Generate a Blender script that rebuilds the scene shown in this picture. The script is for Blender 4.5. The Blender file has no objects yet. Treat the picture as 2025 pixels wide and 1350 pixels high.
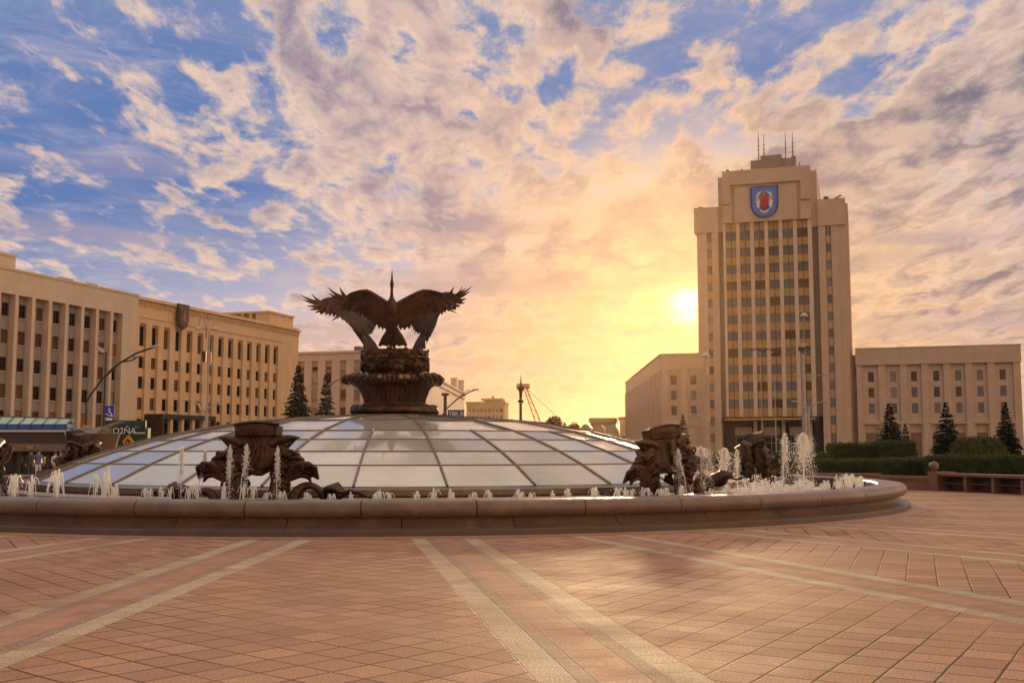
import bpy, math, random
from math import sin, cos, pi, radians, sqrt, atan2, exp
from mathutils import Vector, Matrix
random.seed(7)
scene = bpy.context.scene
col = scene.collection
R = random.Random(11)

# ------------------------------------------------------------------ camera
FPX = 2180.0                       # focal length in photo pixels (photo is 2025 wide)
TH = math.atan(213 / FPX)          # upward pitch
EYE = 1.7
cam_d = bpy.data.cameras.new('camera')
cam = bpy.data.objects.new('camera', cam_d)
col.objects.link(cam)
cam.location = (0, 0, EYE)
cam.rotation_euler = (pi / 2 + TH, 0, 0)
cam_d.sensor_width = 36
cam_d.lens = FPX / 2025 * 36
cam_d.clip_end = 5000
cam_d.clip_start = 0.05
scene.camera = cam


def ray(px, py):
    a = px - 1012.5
    b = 675 - py
    y = FPX * cos(TH) - b * sin(TH)
    return a / y, (FPX * sin(TH) + b * cos(TH)) / y


def at(px, py, Y):
    """point at distance Y in front of the viewer that is seen at photo pixel px, py"""
    a, b = ray(px, py)
    return Vector((a * Y, Y, EYE + b * Y))


def zat(py, Y):
    return at(1012, py, Y).z


def xat(px, Y):
    return ray(px, 888)[0] * Y


# ------------------------------------------------------------------ mesh helper
class MB:
    def __init__(self):
        self.v = []
        self.f = []

    def add(self, vs, fs, M=None):
        o = len(self.v)
        if M is not None:
            vs = [M @ Vector(v) for v in vs]
        self.v.extend([tuple(v) for v in vs])
        self.f.extend([tuple(i + o for i in f) for f in fs])
        return self

    def box(self, x0, x1, y0, y1, z0, z1, M=None):
        vs = [(x0, y0, z0), (x1, y0, z0), (x1, y1, z0), (x0, y1, z0), (x0, y0, z1), (x1, y0, z1), (x1, y1, z1), (x0, y1, z1)]
        return self.add(vs, [(0, 3, 2, 1), (4, 5, 6, 7), (0, 1, 5, 4), (1, 2, 6, 5), (2, 3, 7, 6), (3, 0, 4, 7)], M)

    def prism(self, pts, z0, z1, M=None):
        """counter-clockwise outline in xy lifted from z0 to z1"""
        n = len(pts)
        vs = [(p[0], p[1], z0) for p in pts] + [(p[0], p[1], z1) for p in pts]
        fs = [tuple(reversed(range(n))), tuple(range(n, 2 * n))]
        fs += [(i, (i + 1) % n, n + (i + 1) % n, n + i) for i in range(n)]
        return self.add(vs, fs, M)

    def slab(self, pts, y0, y1, M=None):
        """counter-clockwise outline in xz (seen from -y) given thickness from y0 (front) to y1"""
        n = len(pts)
        vs = [(p[0], y0, p[1]) for p in pts] + [(p[0], y1, p[1]) for p in pts]
        fs = [tuple(range(n)), tuple(reversed(range(n, 2 * n)))]
        fs += [((i + 1) % n, i, n + i, n + (i + 1) % n) for i in range(n)]
        return self.add(vs, fs, M)

    def tube(self, path, rad, n=8, flat=1.0, M=None, up=None):
        P = [Vector(p) for p in path]
        k = len(P)
        if not hasattr(rad, '__len__'):
            rad = [rad] * k
        vs = []
        prev = None
        for i in range(k):
            t = (P[min(i + 1, k - 1)] - P[max(i - 1, 0)]).normalized()
            if up is not None:
                b = Vector(up)
            elif prev is None:
                b = Vector((0, 0, 1)) if abs(t.z) < .9 else Vector((0, 1, 0))
            else:
                b = prev
            a = t.cross(b)
            if a.length < 1e-6:
                a = t.orthogonal()
            a.normalize()
            b = a.cross(t).normalized()
            prev = b
            for j in range(n):
                w = 2 * pi * j / n
                vs.append(P[i] + a * (rad[i] * cos(w)) + b * (rad[i] * flat * sin(w)))
        fs = []
        for i in range(k - 1):
            for j in range(n):
                j2 = (j + 1) % n
                fs.append((i * n + j, i * n + j2, (i + 1) * n + j2, (i + 1) * n + j))
        fs.append(tuple(reversed(range(n))))
        fs.append(tuple((k - 1) * n + j for j in range(n)))
        return self.add(vs, fs, M)

    def lathe(self, prof, n=48, M=None, mod=None, closed=False):
        vs = []
        k = len(prof)
        for i, (r, z) in enumerate(prof):
            for j in range(n):
                w = 2 * pi * j / n
                rr = r if mod is None else mod(r, z, w)
                vs.append((rr * cos(w), rr * sin(w), z))
        fs = []
        for i in range(k if closed else k - 1):
            i2 = (i + 1) % k
            for j in range(n):
                j2 = (j + 1) % n
                fs.append((i * n + j, i * n + j2, i2 * n + j2, i2 * n + j))
        if not closed:
            if prof[0][0] > 1e-4:
                fs.append(tuple(reversed(range(n))))
            if prof[-1][0] > 1e-4:
                fs.append(tuple((k - 1) * n + j for j in range(n)))
        return self.add(vs, fs, M)

    def ell(self, c, r, nu=12, nv=8, M=None, rot=None):
        if not hasattr(r, '__len__'):
            r = (r, r, r)
        vs = []
        for i in range(1, nv):
            p = pi * i / nv
            for j in range(nu):
                w = 2 * pi * j / nu
                vs.append(Vector((r[0] * sin(p) * cos(w), r[1] * sin(p) * sin(w), r[2] * cos(p))))
        vs.append(Vector((0, 0, r[2])))
        vs.append(Vector((0, 0, -r[2])))
        if rot is not None:
            vs = [rot @ v for v in vs]
        c = Vector(c)
        vs = [v + c for v in vs]
        fs = []
        for i in range(nv - 2):
            for j in range(nu):
                j2 = (j + 1) % nu
                fs.append((i * nu + j, (i + 1) * nu + j, (i + 1) * nu + j2, i * nu + j2))
        T = (nv - 1) * nu
        for j in range(nu):
            j2 = (j + 1) % nu
            fs.append((T, j, j2))
            fs.append((T + 1, (nv - 2) * nu + j2, (nv - 2) * nu + j))
        return self.add(vs, fs, M)

    def octa(self, c, r):
        x, y, z = c
        return self.add([(x + r, y, z), (x - r, y, z), (x, y + r, z), (x, y - r, z), (x, y, z + r * 1.4), (x, y, z - r * 1.4)],
                        [(0, 2, 4), (2, 1, 4), (1, 3, 4), (3, 0, 4), (2, 0, 5), (1, 2, 5), (3, 1, 5), (0, 3, 5)])

    def quad(self, a, b, c, d):
        return self.add([a, b, c, d], [(0, 1, 2, 3)])

    def mesh(self, name, mat, smooth=False):
        me = bpy.data.meshes.new(name)
        me.from_pydata(self.v, [], self.f)
        if isinstance(mat, (list, tuple)):
            for m in mat:
                me.materials.append(m)
        else:
            me.materials.append(mat)
        if smooth:
            me.polygons.foreach_set('use_smooth', [True] * len(me.polygons))
            try:
                me.set_sharp_from_angle(angle=radians(smooth if smooth > 1 else 40))
            except Exception:
                pass
        me.update()
        return me

    def build(self, name, mat, parent=None, smooth=False, loc=None, rz=0):
        return link(name, self.mesh(name, mat, smooth), parent, loc, rz)


def link(name, me, parent=None, loc=None, rz=0):
    o = bpy.data.objects.new(name, me)
    col.objects.link(o)
    if parent is not None:
        o.parent = parent
    if loc is not None:
        o.location = loc
    if rz:
        o.rotation_euler = (0, 0, rz)
    return o


def tag(o, label=None, cat=None, group=None, kind=None):
    if label:
        o['label'] = label
    if cat:
        o['category'] = cat
    if group:
        o['group'] = group
    if kind:
        o['kind'] = kind
    return o


def thing(name, label, cat, loc=(0, 0, 0), rz=0, group=None):
    o = bpy.data.objects.new(name, None)
    o.empty_display_size = .3
    col.objects.link(o)
    o.location = loc
    o.rotation_euler = (0, 0, rz)
    return tag(o, label, cat, group)


def copy_tree(o, parent=None):
    c = o.copy()
    col.objects.link(c)
    if parent is not None:
        c.parent = parent
    for ch in list(o.children):
        copy_tree(ch, c)
    return c


# ------------------------------------------------------------------ shader helper
class X:
    """a value inside a node tree, with arithmetic"""
    def __init__(self, nt, s):
        self.nt, self.s = nt, s

    def _m(self, op, *args):
        n = self.nt.nodes.new('ShaderNodeMath')
        n.operation = op
        for i, a in enumerate((self,) + args):
            if isinstance(a, X):
                self.nt.links.new(a.s, n.inputs[i])
            else:
                n.inputs[i].default_value = a
        return X(self.nt, n.outputs[0])

    def __add__(self, o): return self._m('ADD', o)
    __radd__ = __add__
    def __mul__(self, o): return self._m('MULTIPLY', o)
    __rmul__ = __mul__
    def __sub__(self, o): return self._m('SUBTRACT', o)
    def __rsub__(self, o): return (self * -1.0)._m('ADD', o)
    def __truediv__(self, o): return self._m('DIVIDE', o)
    def f(self, op, *a): return self._m(op, *a)

    def step(self, a, b, lo=0.0, hi=1.0, smooth=True):
        n = self.nt.nodes.new('ShaderNodeMapRange')
        n.interpolation_type = 'SMOOTHSTEP' if smooth else 'LINEAR'
        self.nt.links.new(self.s, n.inputs[0])
        for i, v in zip((1, 2, 3, 4), (a, b, lo, hi)):
            n.inputs[i].default_value = v
        return X(self.nt, n.outputs[0])


def xyz(nt, sock):
    n = nt.nodes.new('ShaderNodeSeparateXYZ')
    nt.links.new(sock, n.inputs[0])
    return [X(nt, n.outputs[i]) for i in range(3)]


def vec(nt, x, y, z):
    n = nt.nodes.new('ShaderNodeCombineXYZ')
    for i, a in enumerate((x, y, z)):
        if isinstance(a, X):
            nt.links.new(a.s, n.inputs[i])
        else:
            n.inputs[i].default_value = a
    return n.outputs[0]


def noise(nt, v, scale, detail=4, rough=.55, out=0, dist=0.0):
    n = nt.nodes.new('ShaderNodeTexNoise')
    if v is not None:
        nt.links.new(v, n.inputs['Vector'])
    n.inputs['Scale'].default_value = scale
    n.inputs['Detail'].default_value = detail
    n.inputs['Roughness'].default_value = rough
    n.inputs['Distortion'].default_value = dist
    return X(nt, n.outputs[out])


def mix(nt, f, a, b, mode='MIX'):
    n = nt.nodes.new('ShaderNodeMix')
    n.data_type = 'RGBA'
    n.blend_type = mode
    n.clamp_factor = True
    if isinstance(f, X):
        nt.links.new(f.s, n.inputs[0])
    else:
        n.inputs[0].default_value = f
    for i, c in ((6, a), (7, b)):
        if isinstance(c, tuple):
            n.inputs[i].default_value = (*c[:3], 1)
        else:
            nt.links.new(c, n.inputs[i])
    return n.outputs[2]


def new_mat(name):
    m = bpy.data.materials.new(name)
    m.use_nodes = True
    nt = m.node_tree
    return m, nt, nt.nodes['Principled BSDF']


def objco(nt):
    return nt.nodes.new('ShaderNodeTexCoord').outputs['Object']


def bump(nt, bsdf, h, strength=.3, dist=.02):
    n = nt.nodes.new('ShaderNodeBump')
    n.inputs['Strength'].default_value = strength
    n.inputs['Distance'].default_value = dist
    nt.links.new(h.s, n.inputs['Height'])
    nt.links.new(n.outputs[0], bsdf.inputs['Normal'])


def mat(name, c, rough=.6, var=.18, scale=2.0, metal=0.0, b=.0, bs=30.0, c2=None, streak=0.0, spec=.5, joints=None):
    """plain procedural surface: large blotches, fine grain, optional vertical weather streaks and panel joints"""
    m, nt, p = new_mat(name)
    v = objco(nt)
    n1 = noise(nt, v, scale, 5, .6)
    n2 = noise(nt, v, scale * 9, 3, .6)
    dark = tuple(x * (1 - var) for x in c)
    lite = tuple(min(1, x * (1 + var)) for x in c)
    t = (n1 * .7 + n2 * .3).step(.3, .7)
    out = mix(nt, t, dark, lite)
    if c2:
        out = mix(nt, noise(nt, v, scale * .7, 6, .65, dist=.6).step(.5, .68), out, c2)
    if streak:
        mp = nt.nodes.new('ShaderNodeMapping')
        mp.inputs['Scale'].default_value = (1.2, 1.2, .05)
        nt.links.new(v, mp.inputs[0])
        s = noise(nt, mp.outputs[0], 1.6, 5, .65).step(.45, .75, 0, streak)
        out = mix(nt, s, out, tuple(x * .45 for x in c))
    if joints:
        jw, jh = joints
        x, y, z = xyz(nt, v)
        jx = ((x + y) / jw).f('FRACT').step(.0, .05 / jw, 1, 0, False)
        jz = (z / jh).f('FRACT').step(.0, .05 / jh, 1, 0, False)
        out = mix(nt, jx.f('MAXIMUM', jz) * .35, out, tuple(q * .4 for q in c))
    nt.links.new(out, p.inputs['Base Color'])
    p.inputs['Metallic'].default_value = metal
    p.inputs['Specular IOR Level'].default_value = spec
    r = n2.step(.2, .8, max(.02, rough - .1), min(1, rough + .1))
    nt.links.new(r.s, p.inputs['Roughness'])
    if b:
        bump(nt, p, noise(nt, v, bs, 5, .6), b, .03)
    return m
# ------------------------------------------------------------------ light: low evening sun beside the tower, broken cloud
SUN_AZ, SUN_EL = radians(7.6), radians(8.0)
GLOW_AZ, GLOW_EL = radians(9.15), radians(7.4)
SKY_K = .1
w = bpy.data.worlds.new('World')
scene.world = w
w.use_nodes = True
nt = w.node_tree
bg = nt.nodes['Background']
bg.inputs['Strength'].default_value = SKY_K
sky = nt.nodes.new('ShaderNodeTexSky')
sky.sky_type = 'NISHITA'
sky.sun_disc = False
sky.sun_elevation = SUN_EL
sky.sun_rotation = SUN_AZ
sky.air_density = 1.2
sky.dust_density = 2.5
d = nt.nodes.new('ShaderNodeTexCoord').outputs['Generated']
dx, dy, dz = xyz(nt, d)
S = (sin(GLOW_AZ) * cos(GLOW_EL), cos(GLOW_AZ) * cos(GLOW_EL), sin(GLOW_EL))
sd = 1.0 - (dx * S[0] + dy * S[1] + dz * S[2])            # 1 - cos(angle to the sun)
core = (sd * -8500.0).f('EXPONENT')
mid = (sd * -480.0).f('EXPONENT')
wide = (sd * -40.0).f('EXPONENT')
z0 = dz.f('MAXIMUM', 0.0)
back = (dy * -1.0).step(-.25, .6)                         # the sky behind the viewer, lit head on by the low sun
# clear air between the clouds
up = (z0 - wide * .11 - dx * .13 - .02).step(.0, .27)
c_hor = mix(nt, wide, (.62, .40, .30), (.70, .40, .18))
c_mid = mix(nt, wide, (.47, .44, .56), (.84, .62, .42))
c_top = mix(nt, z0.step(.30, .75), (.095, .19, .43), (1.0, .84, .70))  # unseen zenith made brighter and warmer to light paving and dome
clear = mix(nt, up.step(0, .5, smooth=False), c_hor, c_mid)
clear = mix(nt, up.step(.40, .95, smooth=False), clear, c_top)
# cloud deck, a flat layer seen in perspective
k = z0 + .11
px = dx / k
py = dy / k
wob = noise(nt, vec(nt, px, py * .6, 0.0), 2.2, 3, .5)
wob2 = noise(nt, vec(nt, px, py * .6, 5.0), 2.2, 3, .5)
qx = px + (wob - .5) * .15
qy = py * .50 + (wob2 - .5) * .15
n1 = noise(nt, vec(nt, qx, qy, 3.7), 8.6, 10, .60)
n1b = noise(nt, vec(nt, qx - .01, qy + .035, 3.7), 8.6, 7, .58)
big = noise(nt, vec(nt, px * .8 + py * .22, py * .34, 9.1), 1.5, 3, .5)
bias = (big - .5) * .58 + dx * .05 + (dx + .10).step(-.26, .10, -.05, .01) - (z0 - .16).f('ABSOLUTE') * .22 + .03
n = n1 + bias
dens = n.step(.40, .56)
thick = n.step(.46, .62)
side = ((n1 - n1b) * 4.5 + .5).f('MINIMUM', 1.0).f('MAXIMUM', 0.0)
lit = mix(nt, wide, (.82, .585, .455), (.76, .47, .26))
shd = mix(nt, wide, mix(nt, (dx * 1.6 + z0).step(.15, .75), (.27, .222, .31), (.125, .122, .195)), (.42, .27, .22))
bank = noise(nt, vec(nt, px * .9 + py * .10, py * .42 - px * .18, 2.2), 2.3, 4, .55).step(.46, .66, -.12, .42)
cl = mix(nt, (thick * .90 - side * .70 + .14 + bank), lit, shd)
wisp = noise(nt, vec(nt, px * .8 - py * .3, py * .9, 7.7), 5.0, 8, .68, dist=.6).step(.42, .80, 0, .55)
clear = mix(nt, wisp, clear, mix(nt, wide, (.62, .52, .55), (.66, .46, .32)))
skyc = mix(nt, dens * .92, clear, cl)
# veil toward the horizon
veil = z0.step(.0, .15, .95, 0)
skyc = mix(nt, veil * .6, skyc, c_hor)
# streaks of thin cirrus low down
st = noise(nt, vec(nt, dx * 2.4 + dz * 2, dz * 20.0, 1.3), 1.5, 7, .60)
skyc = mix(nt, st.step(.46, .72) * z0.step(.02, .06) * z0.step(.17, .30, 1, 0) * .8, skyc, mix(nt, wide, (.43, .33, .39), (.50, .30, .19)))


def addc(a, f, c):
    n_ = mix(nt, 1.0, (0, 0, 0), c)
    mm = nt.nodes.new('ShaderNodeVectorMath')
    mm.operation = 'SCALE'
    nt.links.new(n_, mm.inputs[0])
    nt.links.new(f.s, mm.inputs['Scale'])
    aa = nt.nodes.new('ShaderNodeVectorMath')
    aa.operation = 'ADD'
    nt.links.new(a, aa.inputs[0])
    nt.links.new(mm.outputs[0], aa.inputs[1])
    return aa.outputs[0]


skyc = addc(skyc, mid * (st.step(.3, .7, 1.0, .45)), (.36, .19, .03))
skyc = addc(skyc, core * (st.step(.35, .65, 1.25, .35)), (1.8, 1.4, .8))
back = back.f('MAXIMUM', dx.step(.50, .85))  # unseen sky to the right, brightened as added light on the facades
bcol = mix(nt, dens, (.38, .31, .285), (.82, .555, .385))
skyc = mix(nt, back, skyc, mix(nt, dx.step(-.3, .8), bcol, mix(nt, dens, (.80, .56, .41), (1.5, .98, .60))))
sc_ = nt.nodes.new('ShaderNodeVectorMath')
sc_.operation = 'SCALE'
nt.links.new(skyc, sc_.inputs[0])
sc_.inputs['Scale'].default_value = 1 / SKY_K
nish = nt.nodes.new('ShaderNodeVectorMath')
nish.operation = 'SCALE'
nt.links.new(sky.outputs[0], nish.inputs[0])
nish.inputs['Scale'].default_value = .02
tot = nt.nodes.new('ShaderNodeVectorMath')
tot.operation = 'ADD'
nt.links.new(sc_.outputs[0], tot.inputs[0])
nt.links.new(nish.outputs[0], tot.inputs[1])
nt.links.new(tot.outputs[0], bg.inputs['Color'])

sun_d = bpy.data.lights.new('sun', 'SUN')
sun_d.energy = 2.6
sun_d.angle = radians(6)
sun_d.color = (1.0, .69, .38)
sun = bpy.data.objects.new('sun', sun_d)
col.objects.link(sun)
sv = Vector((sin(SUN_AZ) * cos(SUN_EL), cos(SUN_AZ) * cos(SUN_EL), sin(SUN_EL)))
sun.rotation_euler = sv.to_track_quat('Z', 'Y').to_euler()
sun.location = (20, 200, 60)
scene.view_settings.view_transform = 'Standard'
scene.view_settings.look = 'None'
scene.view_settings.exposure = .08
scene.view_settings.gamma = 1
scene.cycles.max_bounces = 6
scene.cycles.sample_clamp_indirect = 6
# ------------------------------------------------------------------ the square: fountain centre, paving
FC = Vector((-4.09, 38.5, 0))
BAND = 10.286                       # degrees between the pale bands that radiate from the fountain
m, nt, p = new_mat('plaza paving')
v = objco(nt)
x, y, z = xyz(nt, v)
r = (x * x + y * y).f('SQRT')
ang = x.f('ARCTAN2', y * -1.0) * (180 / pi) - 9.27 + BAND * 40
fr = (ang / BAND).f('FRACT')
cell = (ang / BAND).f('FLOOR')
# distance sideways from the nearest band axis
fb = (ang / BAND + .5).f('FRACT') - .5
lat = (fb * radians(BAND)).f('SINE') * r
al = lat.f('ABSOLUTE')
# coordinates of the panel between two bands
fp = (fr - .5) * radians(BAND)
pu = fp.f('SINE') * r
pvv = fp.f('COSINE') * r
q = .7071
ts = .385
ta = (pu + pvv) * (q / ts)
tb = (pu - pvv) * (q / ts)
wn = noise(nt, v, 1.3, 2, .5)
ta = ta + (wn - .5) * .06
tb = tb + (wn - .5) * .06


def joint(t, wid):
    f = t.f('FRACT')
    f = f.f('MINIMUM', 1.0 - f)
    return f.step(wid * .4, wid, 1, 0)


jt = joint(ta, .040).f('MAXIMUM', joint(tb, .040))
wh = nt.nodes.new('ShaderNodeTexWhiteNoise')
wh.noise_dimensions = '3D'
nt.links.new(vec(nt, ta.f('FLOOR'), tb.f('FLOOR'), cell), wh.inputs['Vector'])
rnd = X(nt, wh.outputs['Value'])
jpatch = noise(nt, v, .35, 3, .6).step(.35, .6, .35, 1)
pink = mix(nt, rnd, (.37, .205, .125), (.61, .355, .225))
pink = mix(nt, noise(nt, v, .5, 5, .6).step(.42, .7), pink, (.46, .30, .20))
# band cross-section: cream outside, grey, salmon middle
rb = (pvv / .36).f('FLOOR')
wh2 = nt.nodes.new('ShaderNodeTexWhiteNoise')
wh2.noise_dimensions = '3D'
nt.links.new(vec(nt, rb, (lat * 4.0).f('FLOOR'), cell), wh2.inputs['Vector'])
rn2 = X(nt, wh2.outputs['Value'])
cream = mix(nt, rn2, (.56, .47, .32), (.64, .55, .38))
grey = mix(nt, rn2, (.32, .25, .19), (.40, .32, .24))
salm = mix(nt, rn2, (.47, .26, .17), (.56, .32, .22))
band = mix(nt, al.step(.205, .213, smooth=False), salm, grey)
band = mix(nt, al.step(.345, .353, smooth=False), band, cream)
jb = joint(pvv / .36, .03) * .55
jb = jb.f('MAXIMUM', (al - .65).f('ABSOLUTE').step(.004, .010, .8, 0)).f('MAXIMUM', (al - .349).f('ABSOLUTE').step(.003, .008, .6, 0)).f('MAXIMUM', (al - .209).f('ABSOLUTE').step(.003, .008, .6, 0))
inb = al.step(.648, .656, 1, 0, False)
colr = mix(nt, inb, pink, band)
jj = mix(nt, inb, mix(nt, jt * jpatch, (0, 0, 0), (1, 1, 1)), mix(nt, jb * jpatch, (0, 0, 0), (1, 1, 1)))
grain = noise(nt, v, 55, 4, .7)
colr = mix(nt, grain.step(.38, .60, .0, .72), colr, (.20, .095, .055))
grain2 = noise(nt, v, 130, 2, .6)
colr = mix(nt, grain2.step(.58, .72, .0, .35), colr, (.74, .52, .38))
dirt = noise(nt, v, .22, 6, .65, dist=.8)
colr = mix(nt, dirt.step(.45, .70, 0, .5), colr, (.26, .14, .10))
wh3 = nt.nodes.new('ShaderNodeTexWhiteNoise')
wh3.noise_dimensions = '3D'
nt.links.new(vec(nt, ta.f('FLOOR') + 31.0, tb.f('FLOOR') + 7.0, cell), wh3.inputs['Vector'])
odd = X(nt, wh3.outputs['Value'])
colr = mix(nt, odd.step(.72, .98, 0, .38), colr, (.22, .115, .085))
blot = noise(nt, v, 3.2, 5, .65, dist=1.2)
colr = mix(nt, blot.step(.55, .75, 0, .35), colr, (.64, .42, .28))
jn = nt.nodes.new('ShaderNodeSeparateColor')
nt.links.new(jj, jn.inputs[0])
jv = X(nt, jn.outputs[0])
colr = mix(nt, jv * .95, colr, (.05, .025, .018))
nt.links.new(colr, p.inputs['Base Color'])
rr = (noise(nt, v, .8, 4, .6) * .5 + grain * .5).step(.3, .7, .58, .84)
nt.links.new(rr.s, p.inputs['Roughness'])
p.inputs['Specular IOR Level'].default_value = .10
hh = grain * .35 + rnd * .25 - jv * 1.2
bump(nt, p, hh, .6, .016)
PAVE = m

g = MB()
ring = []
N = 96
g.v.append((0, 0, 0))
for rad_ in (12.0, 20.0, 32.0, 60.0, 130.0):
    for j in range(N):
        g.v.append((rad_ * cos(2 * pi * j / N), rad_ * sin(2 * pi * j / N), 0))
for j in range(N):
    g.f.append((0, 1 + j, 1 + (j + 1) % N))
    for i in range(4):
        a = 1 + i * N
        g.f.append((a + j, a + N + j, a + N + (j + 1) % N, a + (j + 1) % N))
o = g.build('plaza_paving', PAVE, loc=FC)
tag(o, kind='structure')
ASPH = mat('asphalt', (.07, .062, .055), .8, .25, .4, b=.2, bs=20)
g = MB().box(-2500, 2500, -300, 3500, -1, -.006)
tag(g.build('ground', ASPH), kind='structure')
GRASS = mat('lawn', (.06, .085, .025), .9, .4, .8, b=.5, bs=25)
g = MB()
g.prism([(17, 62), (70, 52), (95, 170), (28, 190)], .004, .06)
tag(g.build('lawn', GRASS), kind='structure')
# ------------------------------------------------------------------ fountain basin
GRANITE = mat('brown granite', (.155, .10, .073), .38, .25, 1.1, b=.15, bs=60, c2=(.22, .145, .10), streak=.3)
GRANITE_D = mat('dark granite', (.10, .065, .05), .5, .2, 1.5, b=.1, bs=60)
BASIN_TILE = mat('blue green basin tile', (.05, .11, .11), .35, .3, 3)


def segring(prof, a0, a1, n):
    """a wedge of a lathe between angles, closed at its ends"""
    mb = MB()
    kk = len(prof)
    for j in range(n + 1):
        w_ = a0 + (a1 - a0) * j / n
        for (r_, z_) in prof:
            mb.v.append((r_ * cos(w_), r_ * sin(w_), z_))
    for j in range(n):
        for i in range(kk):
            i2 = (i + 1) % kk
            mb.f.append((j * kk + i, j * kk + i2, (j + 1) * kk + i2, (j + 1) * kk + i))
    mb.f.append(tuple(range(kk)))
    mb.f.append(tuple(reversed([n * kk + i for i in range(kk)])))
    return mb


fb_ = thing('fountain_basin', 'wide round basin of brown granite with rounded coping around the glass dome', 'fountain basin', FC)
cop = []
for i in range(11):                                   # bull-nosed coping
    t = pi / 2 - pi * i / 10
    cop.append((16.58 + .17 * cos(t), .525 + .165 * sin(t)))
cop = [(15.88, .44), (15.88, .64), (15.93, .69)] + cop + [(16.30, .36), (16.30, .44)]
NS = 46
mb_c = MB()
for s in range(NS):
    a0 = 2 * pi * s / NS
    a1 = 2 * pi * (s + 1) / NS - .0013
    sg = segring(cop, a0, a1, 4)
    mb_c.add(sg.v, [tuple(reversed(f)) for f in sg.f])
mb_c.build('coping', GRANITE, fb_, smooth=35)
cove = [(16.30, .36), (16.49, .36), (16.50, .33), (16.52, .28), (16.57, .22), (16.65, .175), (16.76, .15), (16.82, .142), (16.30, .142)]
mb_c = MB()
for s in range(NS):
    a0 = 2 * pi * (s + .35) / NS
    a1 = 2 * pi * (s + 1.35) / NS - .0011
    sg = segring(cove, a0, a1, 4)
    mb_c.add(sg.v, [tuple(reversed(f)) for f in sg.f])
mb_c.build('wall', GRANITE, fb_, smooth=35)
MB().lathe([(16.2, .004), (16.84, .004), (16.84, .118), (16.815, .140), (16.2, .140)], 160, closed=True).build('plinth', GRANITE_D, fb_, smooth=35)
MB().lathe([(12.3, .05), (15.9, .05), (15.9, .44), (15.84, .44), (15.84, .10), (12.3, .10)], 120, closed=True).build('basin_floor', BASIN_TILE, fb_)
rimg = MB()
rimg.lathe([(16.86, .003), (17.35, .003), (17.35, .012), (16.86, .012)], 140, closed=True)
rimg.build('drain_ring', mat('paving curb', (.34, .2, .12), .6, .2, 2), fb_)
# water
m, nt, p = new_mat('water')
p.inputs['Base Color'].default_value = (.035, .09, .10, 1)
p.inputs['Roughness'].default_value = .06
p.inputs['Specular IOR Level'].default_value = .6
v = objco(nt)
bump(nt, p, noise(nt, v, 4.5, 4, .6, dist=.6), .6, .05)
WATER = m
o = MB().lathe([(12.5, .40), (15.85, .40)], 96).build('water', WATER, loc=FC)
o.data.polygons[-1].select = False
tag(o, kind='structure')

# ------------------------------------------------------------------ glass dome
m, nt, p = new_mat('dome glass')
v = objco(nt)
oi = nt.nodes.new('ShaderNodeNewGeometry')
wh = nt.nodes.new('ShaderNodeTexNoise')
rn = X(nt, oi.outputs['Random Per Island'])
gcol = mix(nt, rn, (.36, .37, .32), (.62, .60, .51))
gcol = mix(nt, noise(nt, v, .6, 5, .65, dist=1.0).step(.48, .75, 0, .45), gcol, (.34, .31, .25))
nt.links.new(gcol, p.inputs['Base Color'])
p.inputs['Roughness'].default_value = .09
p.inputs['Specular IOR Level'].default_value = 1.0
p.inputs['IOR'].default_value = 1.6
p.inputs['Coat Weight'].default_value = .35
p.inputs['Coat Roughness'].default_value = .03
rr = noise(nt, v, .9, 4, .6).step(.35, .7, .05, .16)
nt.links.new(rr.s, p.inputs['Roughness'])
bump(nt, p, noise(nt, v, .8, 2, .5), .05, .05)
bn = [n_ for n_ in nt.nodes if n_.type == 'BUMP'][0]
wv = nt.nodes.new('ShaderNodeTexWhiteNoise')           # every pane sits at a slightly different tilt
wv.noise_dimensions = '1D'
nt.links.new((rn * 913.0).s, wv.inputs['W'])
va = nt.nodes.new('ShaderNodeVectorMath')
va.operation = 'MULTIPLY_ADD'
nt.links.new(wv.outputs['Color'], va.inputs[0])
va.inputs[1].default_value = (.07, .07, .0)
va.inputs[2].default_value = (-.035, -.035, 0)
vb_ = nt.nodes.new('ShaderNodeVectorMath')
nt.links.new(va.outputs[0], vb_.inputs[0])
nt.links.new(bn.outputs[0], vb_.inputs[1])
vn = nt.nodes.new('ShaderNodeVectorMath')
vn.operation = 'NORMALIZE'
nt.links.new(vb_.outputs[0], vn.inputs[0])
nt.links.new(vn.outputs[0], p.inputs['Normal'])
nt.links.new(vn.outputs[0], p.inputs['Coat Normal'])
DGLASS = m
FRAME = mat('dome frame', (.20, .145, .11), .4, .15, 3, metal=.6)
dome = thing('glass_dome', 'low glass dome of flat panes in bronze ribs filling the middle of the fountain', 'dome', FC)
RS = 33.7
DZ0 = 2.86 - RS


def dz_(r_, off=0.0):
    return .80 + 2.06 * (1 - (r_ / 11.6) ** 2.5) + off


rings = [11.6, 10.4, 9.4, 8.31, 7.22, 5.15, 1.75]
NR = 32
PH = radians(-90 + 12.5)


def dp(r_, k_, off=0.0):
    a = PH + 2 * pi * k_ / NR
    return (r_ * cos(a), r_ * sin(a), dz_(r_, off))


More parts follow.
